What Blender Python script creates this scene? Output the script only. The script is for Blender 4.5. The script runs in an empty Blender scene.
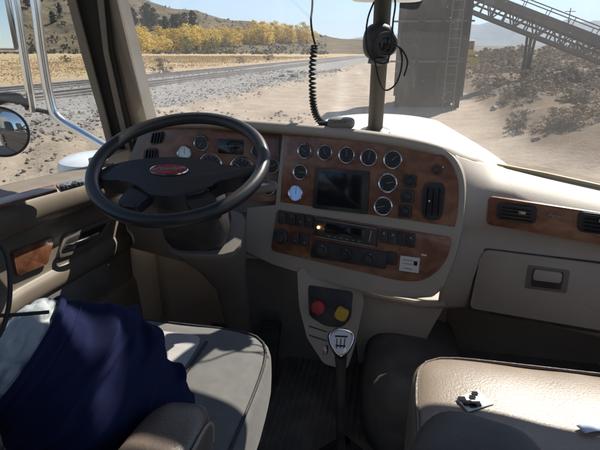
import bpy, bmesh, math, random
from mathutils import Vector, Matrix, noise

random.seed(7)
S = bpy.context.scene
C = S.collection
PI = math.pi
R_ = math.radians

# ------------------------------------------------------------------ camera, sky, sun, exposure
CAMZ = 2.45                      # eye height over the ground, seated between the two seats
YAW, PITCH, FPX = R_(11.0), R_(20.7), 462.0
cam_d = bpy.data.cameras.new('camera')
cam_d.sensor_width = 36.0
cam_d.lens = FPX / 600.0 * 36.0
cam_d.clip_start = 0.02
cam_d.clip_end = 60000
cam = bpy.data.objects.new('camera', cam_d)
C.objects.link(cam)
cam.location = (0, 0, CAMZ)
cam.rotation_euler = (PI/2 - PITCH, 0, YAW)
S.camera = cam

SUN_TO = Vector((0.45, 0.86, 1.0)).normalized()          # direction towards the sun
sun_el = math.asin(SUN_TO.z)
sun_az = math.atan2(SUN_TO.x, SUN_TO.y)                 # clockwise from +Y
world = bpy.data.worlds.new('World')
S.world = world
world.use_nodes = True
wn = world.node_tree
sky = wn.nodes.new('ShaderNodeTexSky')
sky.sky_type = 'NISHITA'
sky.sun_disc = False
sky.sun_elevation = sun_el
sky.sun_rotation = sun_az
sky.altitude = 1800
sky.air_density = 1.0
sky.dust_density = 0.25
sky.ozone_density = 2.0
bg = wn.nodes['Background']
bg.inputs['Strength'].default_value = 0.052
wn.links.new(sky.outputs['Color'], bg.inputs['Color'])

sun_d = bpy.data.lights.new('sun', 'SUN')
sun_d.energy = 2.9
sun_d.angle = R_(0.53)
sun_d.color = (1.0, 0.94, 0.84)
sun = bpy.data.objects.new('sun', sun_d)
C.objects.link(sun)
sun.rotation_euler = (-SUN_TO).to_track_quat('-Z', 'Y').to_euler()
sun.location = (10, 20, 30)

S.view_settings.view_transform = 'Standard'
S.view_settings.look = 'None'
S.view_settings.exposure = 1.42
S.view_settings.gamma = 1.0
S.view_settings.use_curve_mapping = False
S.render.engine = 'CYCLES'
S.cycles.use_denoising = True
S.cycles.max_bounces = 10
S.cycles.diffuse_bounces = 5
S.cycles.glossy_bounces = 4
S.cycles.transmission_bounces = 6
S.cycles.transparent_max_bounces = 16
S.cycles.volume_bounces = 0
S.cycles.sample_clamp_indirect = 6.0
S.cycles.caustics_reflective = False
S.cycles.caustics_refractive = False

# ------------------------------------------------------------------ geometry helpers
F = Vector((-math.sin(YAW)*math.cos(PITCH), math.cos(YAW)*math.cos(PITCH), -math.sin(PITCH)))
RT = Vector((math.cos(YAW), math.sin(YAW), 0))
UP = RT.cross(F)
CAM = Vector((0, 0, CAMZ))

def W(x, y, z):                   # cab coordinates (z counted from eye height) to world
    return Vector((x, y, z + CAMZ))
def ray(u, v):
    return F*FPX + RT*(u-300) + UP*(225-v)
def hit(u, v, p, n):              # survey of the photograph: where a sight line meets a plane of the cab
    r = ray(u, v)
    return CAM + r * ((p - CAM).dot(n) / r.dot(n))
def hy(u, v, y): return hit(u, v, Vector((0, y, 0)), Vector((0, 1, 0)))
def hx(u, v, x): return hit(u, v, Vector((x, 0, 0)), Vector((1, 0, 0)))
def hz(u, v, z): return hit(u, v, Vector((0, 0, z + CAMZ)), Vector((0, 0, 1)))
def hd(u, v, d): return CAM + ray(u, v) * (d / FPX)

def fin(bm, name, m=None, parent=None, smooth=True, ang=35, sub=0, kind=None, solid=0):
    bmesh.ops.recalc_face_normals(bm, faces=bm.faces)
    me = bpy.data.meshes.new(name)
    if parent is not None:
        org = parent.matrix_world.translation.copy()
        top = parent
    else:
        xs = [v.co for v in bm.verts]
        org = Vector(((min(c.x for c in xs)+max(c.x for c in xs))/2, (min(c.y for c in xs)+max(c.y for c in xs))/2, min(c.z for c in xs)))
    for v in bm.verts: v.co -= org
    bm.to_mesh(me); bm.free()
    if smooth:
        me.shade_smooth()
        me.set_sharp_from_angle(angle=R_(ang))
    o = bpy.data.objects.new(name, me)
    C.objects.link(o)
    if parent is not None:
        o.parent = parent
    else:
        o.location = org
    o.matrix_world = Matrix.Translation(org)
    if parent is not None:
        o.matrix_parent_inverse = Matrix.Identity(4)
        o.location = (0, 0, 0)
        o.matrix_world = Matrix.Translation(org)
        o.location = (0, 0, 0)
    if m is not None: me.materials.append(M[m])
    if solid:
        md = o.modifiers.new('solid', 'SOLIDIFY'); md.thickness = solid; md.offset = -1
    if sub:
        md = o.modifiers.new('sub', 'SUBSURF'); md.levels = sub; md.render_levels = sub
    if kind: o['kind'] = kind
    return o

def thing(name, label, cat, loc, group=None):
    o = bpy.data.objects.new(name, None)
    C.objects.link(o)
    o.location = loc
    o.matrix_world = Matrix.Translation(loc)
    o.empty_display_size = 0.05
    tag(o, label, cat, group)
    return o
def tag(o, label, cat, group=None):
    o['label'] = label; o['category'] = cat
    if group: o['group'] = group
    return o

def BM(): return bmesh.new()

def frame_of(n, up=Vector((0, 0, 1))):
    n = n.normalized()
    u = up.cross(n)
    if u.length < 1e-4: u = Vector((1, 0, 0))
    u.normalize()
    return u, n.cross(u), n

def slab(bm, pts, n, th, bev=0.0, seg=2):       # polygon pulled back by th along -n, front edge rounded
    n = n.normalized()
    f = [bm.verts.new(p) for p in pts]
    b = [bm.verts.new(p - n*th) for p in pts]
    k = len(pts)
    ff = bm.faces.new(f); bm.faces.new(list(reversed(b)))
    for i in range(k): bm.faces.new((f[i], b[i], b[(i+1) % k], f[(i+1) % k]))
    if bev:
        bmesh.ops.bevel(bm, geom=list(ff.edges), offset=bev, segments=seg, profile=0.5, affect='EDGES', clamp_overlap=True)

def box(bm, c, sx, sy, sz, ax=None, bev=0.0, seg=2):
    ax = ax or (Vector((1, 0, 0)), Vector((0, 1, 0)), Vector((0, 0, 1)))
    vs = []
    for dx in (-1, 1):
        for dy in (-1, 1):
            for dz in (-1, 1):
                vs.append(bm.verts.new(c + ax[0]*dx*sx/2 + ax[1]*dy*sy/2 + ax[2]*dz*sz/2))
    fs = [(0,1,3,2), (4,6,7,5), (0,4,5,1), (2,3,7,6), (0,2,6,4), (1,5,7,3)]
    nf = [bm.faces.new([vs[i] for i in f]) for f in fs]
    if bev:
        es = list({e for f in nf for e in f.edges})
        bmesh.ops.bevel(bm, geom=es, offset=bev, segments=seg, profile=0.5, affect='EDGES', clamp_overlap=True)

def beam(bm, a, b, w, h=None, up=Vector((0, 0, 1)), bev=0):
    d = b - a
    u, v, n = frame_of(d, up)
    box(bm, (a+b)/2, w, h or w, d.length, (u, v, n), bev)

def spline(pts, n=8, closed=False):
    out = []
    k = len(pts)
    rng = range(k) if closed else range(k-1)
    g = (lambda i: pts[i % k]) if closed else (lambda i: pts[max(0, min(k-1, i))])
    for i in rng:
        p0, p1, p2, p3 = g(i-1), g(i), g(i+1), g(i+2)
        for j in range(n):
            t = j/n
            out.append(0.5*((2*p1) + (p2-p0)*t + (2*p0-5*p1+4*p2-p3)*t*t + (3*p1-p0-3*p2+p3)*t*t*t))
    if not closed: out.append(pts[-1].copy())
    return out

def tube(bm, path, r, seg=12, closed=False, cap=True, flat=1.0):
    n = len(path)
    rr = r if isinstance(r, (list, tuple)) else [r]*n
    rings = []
    prev = None
    for i, p in enumerate(path):
        if closed: t = path[(i+1) % n] - path[i-1]
        else: t = path[min(n-1, i+1)] - path[max(0, i-1)]
        t.normalize()
        if prev is None:
            u = t.orthogonal().normalized()
        else:
            u = prev - t*prev.dot(t)
            if u.length < 1e-6: u = t.orthogonal()
            u.normalize()
        prev = u
        v = t.cross(u)
        rings.append([bm.verts.new(p + (u*math.cos(a) + v*math.sin(a)*flat)*rr[i]) for a in [2*PI*k/seg for k in range(seg)]])
    m = n if closed else n-1
    for i in range(m):
        a, b = rings[i], rings[(i+1) % n]
        # best offset keeps closed tubes untwisted
        off = 0
        if closed and i == n-1:
            off = min(range(seg), key=lambda o: sum((a[k].co-b[(k+o) % seg].co).length for k in range(0, seg, 3)))
        for k in range(seg):
            bm.faces.new((a[k], a[(k+1) % seg], b[(k+1+off) % seg], b[(k+off) % seg]))
    if cap and not closed:
        bm.faces.new(list(reversed(rings[0]))); bm.faces.new(rings[-1])

def lathe(bm, o, n, prof, seg=28, up=Vector((0, 0, 1)), su=1.0, sv=1.0):   # prof: (radius, height along n)
    u, v, n = frame_of(n, up)
    rings = []
    for r, h in prof:
        if r < 1e-6: rings.append([bm.verts.new(o + n*h)])
        else: rings.append([bm.verts.new(o + n*h + u*(r*su*math.cos(2*PI*k/seg)) + v*(r*sv*math.sin(2*PI*k/seg))) for k in range(seg)])
    for a, b in zip(rings, rings[1:]):
        for k in range(seg):
            k2 = (k+1) % seg
            if len(a) == 1 and len(b) == 1: continue
            if len(a) == 1: bm.faces.new((a[0], b[k2], b[k]))
            elif len(b) == 1: bm.faces.new((a[k], a[k2], b[0]))
            else: bm.faces.new((a[k], a[k2], b[k2], b[k]))

def pillow(bm, c, sx, sy, sz, ax=None, n=10, pw=4.0, wr=0.0, wf=9.0, fn=None):   # soft rounded block
    ax = ax or (Vector((1, 0, 0)), Vector((0, 1, 0)), Vector((0, 0, 1)))
    vd = {}
    def gv(p):
        key = (round(p[0], 5), round(p[1], 5), round(p[2], 5))
        if key not in vd:
            q = Vector(p)
            L = (abs(q.x)**pw + abs(q.y)**pw + abs(q.z)**pw)**(1/pw)
            q = q / L
            if fn: q = fn(q)
            w = c + ax[0]*q.x*sx/2 + ax[1]*q.y*sy/2 + ax[2]*q.z*sz/2
            if wr:
                k = noise.noise(w*wf) * wr
                w = w + (ax[0]*q.x + ax[1]*q.y + ax[2]*q.z).normalized()*k
            vd[key] = bm.verts.new(w)
        return vd[key]
    g = [math.sin((-1+2*i/n)*PI/4)/math.sin(PI/4) for i in range(n+1)]
    for axis in range(3):
        for s in (-1, 1):
            for i in range(n):
                for j in range(n):
                    def mk(a, b):
                        p = [0, 0, 0]; p[axis] = s; p[(axis+1) % 3] = a; p[(axis+2) % 3] = b
                        return gv(p)
                    q = [mk(g[i], g[j]), mk(g[i+1], g[j]), mk(g[i+1], g[j+1]), mk(g[i], g[j+1])]
                    if s < 0: q.reverse()
                    bm.faces.new(q)

def sheet(bm, rows, closed_u=False):
    vs = [[bm.verts.new(p) for p in r] for r in rows]
    for a, b in zip(vs, vs[1:]):
        k = len(a)
        for i in range(k if closed_u else k-1):
            bm.faces.new((a[i], a[(i+1) % k], b[(i+1) % k], b[i]))
    return vs

def rpoly(pts, r, n=5):            # rounds the corners of a 2-D outline
    out = []
    k = len(pts)
    for i in range(k):
        p0, p1, p2 = [Vector(pts[(i+d) % k]) for d in (-1, 0, 1)]
        rr = r[i] if isinstance(r, (list, tuple)) else r
        a = (p0-p1); b = (p2-p1)
        ra = min(rr, a.length*0.49, b.length*0.49)
        if ra < 1e-6: out.append(p1); continue
        a = p1 + a.normalized()*ra; b = p1 + b.normalized()*ra
        for j in range(n+1):
            t = j/n
            out.append((1-t)**2*a + 2*t*(1-t)*p1 + t*t*b)
    return out

def lettering(name, text, o, n, h, m, parent, shear=0.0, up=Vector((0, 0, 1)), lift=0.001):
    cu = bpy.data.curves.new('t', 'FONT')
    cu.body = text; cu.size = h; cu.align_x = 'CENTER'; cu.align_y = 'CENTER'; cu.shear = shear; cu.extrude = 0.0006
    cu.resolution_u = 3
    t = bpy.data.objects.new('t', cu)
    C.objects.link(t)
    me = bpy.data.meshes.new_from_object(t.evaluated_get(bpy.context.evaluated_depsgraph_get()))
    bpy.data.objects.remove(t); 
    u, v, nn = frame_of(n, up)
    base = parent.matrix_world.translation
    for w in me.vertices:
        w.co = o + u*w.co.x + v*w.co.y + nn*(w.co.z + lift) - base
    ob = bpy.data.objects.new(name, me)
    C.objects.link(ob); ob.parent = parent
    ob.matrix_world = Matrix.Translation(base)
    me.materials.clear(); me.materials.append(M[m])
    return ob

# ------------------------------------------------------------------ materials
M = {}
def nodes_of(name):
    m = bpy.data.materials.new(name); m.use_nodes = True
    return m, m.node_tree, m.node_tree.nodes['Principled BSDF']

def mat(name, col, rough=0.5, metal=0.0, var=0.12, vs=6.0, bump=0.0, bs=200.0, spec=0.5, coat=0.0, col2=None, detail=4.0, dust=0.0, sheen=0.0, rvar=0.08):
    m, t, b = nodes_of(name)
    N = t.nodes.new; L = t.links.new
    tc = N('ShaderNodeTexCoord')
    nz = N('ShaderNodeTexNoise'); nz.inputs['Scale'].default_value = vs; nz.inputs['Detail'].default_value = detail; nz.inputs['Roughness'].default_value = 0.6
    L(tc.outputs['Object'], nz.inputs['Vector'])
    rp = N('ShaderNodeValToRGB')
    c2 = col2 or tuple(min(1, c*(1+var)) for c in col)
    c1 = col if col2 else tuple(c*(1-var) for c in col)
    rp.color_ramp.elements[0].position = 0.3; rp.color_ramp.elements[1].position = 0.7
    rp.color_ramp.elements[0].color = (*c1, 1); rp.color_ramp.elements[1].color = (*c2, 1)
    L(nz.outputs['Fac'], rp.inputs['Fac'])
    out = rp.outputs['Color']
    if dust:
        d = N('ShaderNodeTexNoise'); d.inputs['Scale'].default_value = vs*2.3; d.inputs['Detail'].default_value = 7
        L(tc.outputs['Object'], d.inputs['Vector'])
        mr = N('ShaderNodeMapRange'); mr.inputs['From Min'].default_value = 0.45; mr.inputs['From Max'].default_value = 0.75; mr.inputs['To Max'].default_value = dust
        L(d.outputs['Fac'], mr.inputs['Value'])
        mx = N('ShaderNodeMix'); mx.data_type = 'RGBA'
        mx.inputs['B'].default_value = (0.42, 0.36, 0.29, 1)
        L(mr.outputs['Result'], mx.inputs['Factor']); L(out, mx.inputs['A'])
        out = mx.outputs['Result']
    L(out, b.inputs['Base Color'])
    b.inputs['Metallic'].default_value = metal
    b.inputs['Specular IOR Level'].default_value = spec
    b.inputs['Coat Weight'].default_value = coat
    b.inputs['Coat Roughness'].default_value = 0.12
    if sheen: b.inputs['Sheen Weight'].default_value = sheen
    rr = N('ShaderNodeMapRange'); rr.inputs['To Min'].default_value = max(0.02, rough-rvar); rr.inputs['To Max'].default_value = min(1, rough+rvar)
    L(nz.outputs['Fac'], rr.inputs['Value']); L(rr.outputs['Result'], b.inputs['Roughness'])
    if bump:
        bn = N('ShaderNodeTexNoise'); bn.inputs['Scale'].default_value = bs; bn.inputs['Detail'].default_value = 3
        L(tc.outputs['Object'], bn.inputs['Vector'])
        bp = N('ShaderNodeBump'); bp.inputs['Strength'].default_value = bump; bp.inputs['Distance'].default_value = 0.002
        L(bn.outputs['Fac'], bp.inputs['Height']); L(bp.outputs['Normal'], b.inputs['Normal'])
    M[name] = m
    return m

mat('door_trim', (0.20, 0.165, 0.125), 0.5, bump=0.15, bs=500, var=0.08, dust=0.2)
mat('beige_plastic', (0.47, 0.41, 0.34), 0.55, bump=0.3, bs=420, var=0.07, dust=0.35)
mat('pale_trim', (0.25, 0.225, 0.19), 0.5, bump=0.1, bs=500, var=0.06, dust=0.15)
mat('grey_plastic', (0.20, 0.18, 0.16), 0.5, bump=0.15, bs=500, var=0.08, dust=0.15)
mat('black_plastic', (0.036, 0.036, 0.039), 0.5, bump=0.1, bs=600, var=0.2, dust=0.16)  # dusty plastic; the dust mix also lifts blacks like a veiling haze
mat('olive_plastic', (0.065, 0.064, 0.05), 0.55, var=0.08)
mat('black_rubber', (0.02, 0.02, 0.02), 0.7, var=0.2)
mat('black_gloss', (0.012, 0.013, 0.016), 0.16, var=0.1, rvar=0.05)
mat('wheel_leather', (0.028, 0.029, 0.032), 0.36, bump=0.2, bs=420, var=0.15)
mat('chrome', (0.86, 0.86, 0.86), 0.2, 1.0, var=0.04, rvar=0.05)
mat('steel_worn', (0.45, 0.44, 0.42), 0.35, 1.0, var=0.1)
mat('gauge_face', (0.03, 0.033, 0.036), 0.35, var=0.1)
mat('dial_white', (0.30, 0.31, 0.31), 0.6, var=0.02)
mat('needle_red', (0.75, 0.16, 0.06), 0.5, var=0.02)
mat('badge_red', (0.36, 0.022, 0.03), 0.3, coat=0.5, var=0.05)
mat('knob_red', (0.45, 0.03, 0.03), 0.4, var=0.08)
mat('knob_yellow', (0.70, 0.45, 0.04), 0.4, var=0.08)
mat('paper', (0.78, 0.77, 0.74), 0.7, var=0.04)
mat('paper_blue', (0.62, 0.70, 0.82), 0.6, var=0.04)
mat('ink', (0.03, 0.03, 0.034), 0.95, var=0.02, spec=0.1)
mat('script_pale', (0.45, 0.33, 0.29), 0.4, var=0.02)
mat('seat_fabric', (0.15, 0.148, 0.14), 0.85, bump=0.5, bs=700, var=0.12, vs=20, sheen=0.2, dust=0.1)
mat('seat_insert', (0.44, 0.43, 0.41), 0.85, bump=0.5, bs=700, var=0.08, vs=20, sheen=0.2)
mat('arm_dark', (0.055, 0.048, 0.042), 0.6, bump=0.3, bs=400, var=0.15, dust=0.1)
mat('seat_dark', (0.035, 0.036, 0.04), 0.7, bump=0.3, bs=500, var=0.15, dust=0.08)
mat('tan_leather', (0.29, 0.23, 0.175), 0.4, bump=0.35, bs=260, var=0.14, vs=9, dust=0.12)
mat('brown_leather', (0.13, 0.10, 0.08), 0.38, bump=0.35, bs=260, var=0.15, vs=14)
mat('navy_cloth', (0.014, 0.018, 0.055), 1.0, bump=0.12, bs=1500, var=0.12, vs=15, spec=0.1, rvar=0.0)
mat('pale_cloth', (0.42, 0.46, 0.47), 0.85, bump=0.4, bs=700, var=0.08, vs=15)
mat('carpet', (0.12, 0.112, 0.104), 0.95, bump=0.8, bs=400, var=0.15, vs=5, dust=0.25)
mat('mat_rubber', (0.13, 0.126, 0.12), 0.7, bump=0.3, bs=200, var=0.15, vs=6, dust=0.35)
mat('grey_carpet', (0.25, 0.22, 0.19), 0.95, bump=0.8, bs=400, var=0.12, vs=5, dust=0.08)
mat('hood_paint', (0.84, 0.82, 0.75), 0.32, coat=0.3, var=0.02, dust=0.10)
mat('white_paint', (0.80, 0.81, 0.82), 0.3, coat=0.4, var=0.03, dust=0.12)
mat('yellow_strip', (0.45, 0.38, 0.22), 0.6, var=0.1)
mat('steel_dark', (0.006, 0.009, 0.016), 0.8, vs=0.7, detail=5.0, spec=0.1, col2=(0.035, 0.034, 0.036))
mat('steel_grey', (0.085, 0.085, 0.085), 0.65, var=0.2, vs=0.8, dust=0.1)
mat('belt_rubber', (0.05, 0.05, 0.05), 0.8, var=0.2)
mat('loader_yellow', (0.55, 0.33, 0.04), 0.5, var=0.15, dust=0.3)
mat('rail_steel', (0.34, 0.31, 0.29), 0.35, 0.8, var=0.15, vs=3)
mat('tie_wood', (0.11, 0.09, 0.075), 0.9, var=0.3, vs=4)
mat('bark', (0.16, 0.14, 0.12), 0.9, var=0.3, vs=4)
mat('bark_pale', (0.36, 0.33, 0.28), 0.9, var=0.25, vs=4)
mat('stone_grey', (0.26, 0.25, 0.235), 0.9, var=0.35, vs=1.3, bump=0.5, bs=30)
mat('stone_dark', (0.25, 0.205, 0.165), 0.9, var=0.3, vs=1.3, bump=0.5, bs=30)
mat('pole_wood', (0.12, 0.09, 0.07), 0.9, var=0.2, vs=3)

def leaf_mat(name, c1, c2, tr=0.35, sc=0.35):
    m, t, b = nodes_of(name)
    N = t.nodes.new; L = t.links.new
    tc = N('ShaderNodeTexCoord'); nz = N('ShaderNodeTexNoise'); nz.inputs['Scale'].default_value = sc; nz.inputs['Detail'].default_value = 5
    L(tc.outputs['Object'], nz.inputs['Vector'])
    oi = N('ShaderNodeObjectInfo')
    ad = N('ShaderNodeMath'); ad.operation = 'MULTIPLY_ADD'; ad.inputs[1].default_value = 0.5; 
    L(oi.outputs['Random'], ad.inputs[0])
    sb = N('ShaderNodeMath'); sb.operation = 'SUBTRACT'; sb.inputs[1].default_value = 0.25
    L(nz.outputs['Fac'], sb.inputs[0]); L(sb.outputs[0], ad.inputs[2])
    rp = N('ShaderNodeValToRGB'); rp.color_ramp.elements[0].position = 0.25; rp.color_ramp.elements[1].position = 0.75
    rp.color_ramp.elements[0].color = (*c1, 1); rp.color_ramp.elements[1].color = (*c2, 1)
    L(ad.outputs[0], rp.inputs['Fac'])
    L(rp.outputs['Color'], b.inputs['Base Color']); b.inputs['Roughness'].default_value = 0.7
    tl = N('ShaderNodeBsdfTranslucent'); L(rp.outputs['Color'], tl.inputs['Color'])
    mx = N('ShaderNodeMixShader'); mx.inputs[0].default_value = tr
    L(b.outputs[0], mx.inputs[1]); L(tl.outputs[0], mx.inputs[2])
    L(mx.outputs[0], t.nodes['Material Output'].inputs['Surface'])
    M[name] = m
leaf_mat('leaf_yellow', (0.52, 0.36, 0.06), (0.74, 0.56, 0.12), 0.45)
leaf_mat('leaf_green', (0.05, 0.07, 0.02), (0.15, 0.16, 0.05))
leaf_mat('leaf_dark', (0.018, 0.028, 0.014), (0.05, 0.06, 0.03), 0.1)
leaf_mat('leaf_brush', (0.13, 0.10, 0.07), (0.30, 0.225, 0.15), 0.3)
leaf_mat('leaf_sage', (0.13, 0.12, 0.075), (0.23, 0.205, 0.14), 0.2)
leaf_mat('grass_dry', (0.36, 0.25, 0.12), (0.54, 0.40, 0.21), 0.3)

def wood_mat(name, c1, c2, c3):          # lacquered burl
    m, t, b = nodes_of(name)
    N = t.nodes.new; L = t.links.new
    tc = N('ShaderNodeTexCoord')
    n1 = N('ShaderNodeTexNoise'); n1.inputs['Scale'].default_value = 7; n1.inputs['Detail'].default_value = 5; n1.inputs['Distortion'].default_value = 2.5
    n2 = N('ShaderNodeTexNoise'); n2.inputs['Scale'].default_value = 70; n2.inputs['Detail'].default_value = 5; n2.inputs['Distortion'].default_value = 1.0
    wv = N('ShaderNodeTexWave'); wv.wave_type = 'RINGS'; wv.inputs['Scale'].default_value = 5.0; wv.inputs['Distortion'].default_value = 14; wv.inputs['Detail'].default_value = 4; wv.inputs['Detail Scale'].default_value = 2.2
    for n in (n1, n2, wv): L(tc.outputs['Object'], n.inputs['Vector'])
    ad = N('ShaderNodeMath'); ad.operation = 'MULTIPLY_ADD'; ad.inputs[1].default_value = 0.28
    L(n2.outputs['Fac'], ad.inputs[0]); L(n1.outputs['Fac'], ad.inputs[2])
    a2 = N('ShaderNodeMath'); a2.operation = 'MULTIPLY_ADD'; a2.inputs[1].default_value = 0.22
    L(wv.outputs['Fac'], a2.inputs[0]); L(ad.outputs[0], a2.inputs[2])
    rp = N('ShaderNodeValToRGB'); e = rp.color_ramp.elements
    e[0].position = 0.50; e[0].color = (*c1, 1); e[1].position = 0.98; e[1].color = (*c3, 1)
    k = e.new(0.74); k.color = (*c2, 1)
    L(a2.outputs[0], rp.inputs['Fac']); L(rp.outputs['Color'], b.inputs['Base Color'])
    b.inputs['Roughness'].default_value = 0.4
    b.inputs['Coat Weight'].default_value = 0.7; b.inputs['Coat Roughness'].default_value = 0.25
    M[name] = m
wood_mat('burl_wood', (0.16, 0.058, 0.030), (0.24, 0.094, 0.048), (0.33, 0.142, 0.074))

def glow_mat(name, col, base, st):
    m, t, b = nodes_of(name)
    b.inputs['Base Color'].default_value = (*base, 1)
    b.inputs['Emission Color'].default_value = (*col, 1); b.inputs['Emission Strength'].default_value = st
    b.inputs['Roughness'].default_value = 0.3
    M[name] = m
glow_mat('lamp_amber', (1.0, 0.45, 0.08), (0.4, 0.2, 0.05), 6.0)
glow_mat('lcd_blue', (0.20, 0.36, 0.75), (0.08, 0.13, 0.26), 0.16)
glow_mat('dial_reflection', (0.42, 0.55, 0.70), (0.16, 0.20, 0.25), 0.08)  # reflection on one gauge dial, put into its colour and a faint glow

def glass_mat(name, film, fcol, tint=(1, 1, 1), streak=True):    # thin pane: clear, a little mirror, a film of road dust
    m, t, b = nodes_of(name)
    t.nodes.remove(b)
    N = t.nodes.new; L = t.links.new
    tr = N('ShaderNodeBsdfTransparent'); tr.inputs['Color'].default_value = (*tint, 1)
    gl = N('ShaderNodeBsdfGlossy'); gl.inputs['Roughness'].default_value = 0.02
    lw = N('ShaderNodeLayerWeight'); lw.inputs['Blend'].default_value = 0.5
    pw = N('ShaderNodeMath'); pw.operation = 'POWER'; pw.inputs[1].default_value = 5.0; L(lw.outputs['Facing'], pw.inputs[0])
    fr = N('ShaderNodeMath'); fr.operation = 'MULTIPLY_ADD'; fr.inputs[1].default_value = 0.9; fr.inputs[2].default_value = 0.04; L(pw.outputs[0], fr.inputs[0])
    m1 = N('ShaderNodeMixShader')
    L(fr.outputs[0], m1.inputs[0]); L(tr.outputs[0], m1.inputs[1]); L(gl.outputs[0], m1.inputs[2])
    df = N('ShaderNodeBsdfTranslucent'); df.inputs['Color'].default_value = (*fcol, 1)
    tc = N('ShaderNodeTexCoord')
    n1 = N('ShaderNodeTexNoise'); n1.inputs['Scale'].default_value = 3.0; n1.inputs['Detail'].default_value = 6
    mp = N('ShaderNodeMapping'); mp.inputs['Scale'].default_value = (14, 4, 1.2); mp.inputs['Rotation'].default_value = (0, R_(14), 0)
    n2 = N('ShaderNodeTexNoise'); n2.inputs['Scale'].default_value = 2.0; n2.inputs['Detail'].default_value = 3
    vo = N('ShaderNodeTexVoronoi'); vo.inputs['Scale'].default_value = 38
    L(tc.outputs['Object'], n1.inputs['Vector']); L(tc.outputs['Object'], mp.inputs['Vector']); L(mp.outputs[0], n2.inputs['Vector']); L(tc.outputs['Object'], vo.inputs['Vector'])
    r1 = N('ShaderNodeMapRange'); r1.inputs['From Min'].default_value = 0.3; r1.inputs['From Max'].default_value = 0.75; r1.inputs['To Min'].default_value = film*0.65; r1.inputs['To Max'].default_value = film*1.25
    L(n1.outputs['Fac'], r1.inputs['Value'])
    r2 = N('ShaderNodeMapRange'); r2.inputs['From Min'].default_value = 0.55; r2.inputs['From Max'].default_value = 0.8; r2.inputs['To Max'].default_value = film*0.6 if streak else 0
    L(n2.outputs['Fac'], r2.inputs['Value'])
    r3 = N('ShaderNodeMapRange'); r3.inputs['From Min'].default_value = 0.10; r3.inputs['From Max'].default_value = 0.04; r3.inputs['To Max'].default_value = film*2.0
    L(vo.outputs['Distance'], r3.inputs['Value'])
    a1 = N('ShaderNodeMath'); a1.operation = 'ADD'; L(r1.outputs[0], a1.inputs[0]); L(r2.outputs[0], a1.inputs[1])
    a2 = N('ShaderNodeMath'); a2.operation = 'ADD'; L(a1.outputs[0], a2.inputs[0]); L(r3.outputs[0], a2.inputs[1])
    m2 = N('ShaderNodeMixShader'); L(a2.outputs[0], m2.inputs[0]); L(m1.outputs[0], m2.inputs[1]); L(df.outputs[0], m2.inputs[2])
    L(m2.outputs[0], t.nodes['Material Output'].inputs['Surface'])
    M[name] = m
glass_mat('windshield_glass', 0.040, (1.0, 0.985, 0.96))
glass_mat('window_glass', 0.02, (0.8, 0.78, 0.74), (0.94, 0.97, 0.96), False)

m, t, b = nodes_of('mirror_glass'); b.inputs['Base Color'].default_value = (0.85, 0.87, 0.88, 1); b.inputs['Metallic'].default_value = 1; b.inputs['Roughness'].default_value = 0.03; M['mirror_glass'] = m

# ------------------------------------------------------------------ ground and far setting
TRK = [(-22.5, -6), (-21.8, 0), (-19.9, 12), (-18.3, 22.6), (-17.3, 40), (-16, 80), (-14, 140), (-11, 220), (-6, 320)]
def trk_x(y):
    if y <= TRK[0][1]: return TRK[0][0]
    for (x0, y0), (x1, y1) in zip(TRK, TRK[1:]):
        if y <= y1: return x0 + (x1-x0)*(y-y0)/(y1-y0)
    return TRK[-1][0]
TRKC = spline([Vector((x, y, 0)) for x, y in TRK], 12)
_TX = []
_j = 0
for _y in range(0, 660):
    yy = -6 + _y*0.5
    while _j < len(TRKC)-2 and TRKC[_j+1].y < yy: _j += 1
    p, q = TRKC[_j], TRKC[_j+1]
    t_ = max(0.0, min(1.0, (yy-p.y)/max(1e-6, q.y-p.y)))
    _TX.append((p.x+(q.x-p.x)*t_, abs(q.y-p.y)/max(1e-6, math.hypot(q.x-p.x, q.y-p.y))))
def trk_near(x, y):            # signed distance to the near track, positive on the truck's side
    k = max(0, min(len(_TX)-1, int((y+6)*2)))
    tx, c = _TX[k]
    return (x-tx)*c
def sm(a, b, x):
    t = max(0.0, min(1.0, (x-a)/(b-a))) if a != b else float(x > a)
    return t*t*(3-2*t)
def fbm(x, y, s, o=4):
    return noise.fractal(Vector((x*s, y*s, 3.7)), 0.55, 2.1, o)
def berm(x, y):                # brush covered spoil bank beyond the road
    r = math.hypot(x, y)
    side = sm(2.2, 5.5, x - 0.03*y) * sm(9, 15, y) * (1-sm(150, 260, r))
    return side*(0.7 + 0.4*fbm(x, y, 0.11)) + sm(10, 24, x)*sm(12, 30, y)*(1-sm(160, 320, r))*(1.2+0.8*fbm(x+40, y, 0.06))
def rut(x, y):                 # two wheel tracks worn into the dirt road
    c = -0.085*y + 0.5*math.sin(y*0.06)
    w = 0.34 + 0.05*math.sin(y*0.7)
    return (math.exp(-((x-c-1.0)/w)**2) + math.exp(-((x-c+1.0)/w)**2) + .7*math.exp(-((x-c-3.0)/w)**2)) * (1-sm(90, 140, y))*sm(4, 7, y)*(.75+.5*fbm(x, y, .3))
def masks(x, y):
    d = trk_near(x, y)
    bal = sm(-9.5, -8.0, d) * (1-sm(7.5, 10.5, d + 1.6*fbm(x, y, 0.25)))
    grass = 1-sm(-13, -10, d)
    br = sm(0.03, 0.26, berm(x, y))
    return d, bal, grass, br
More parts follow.
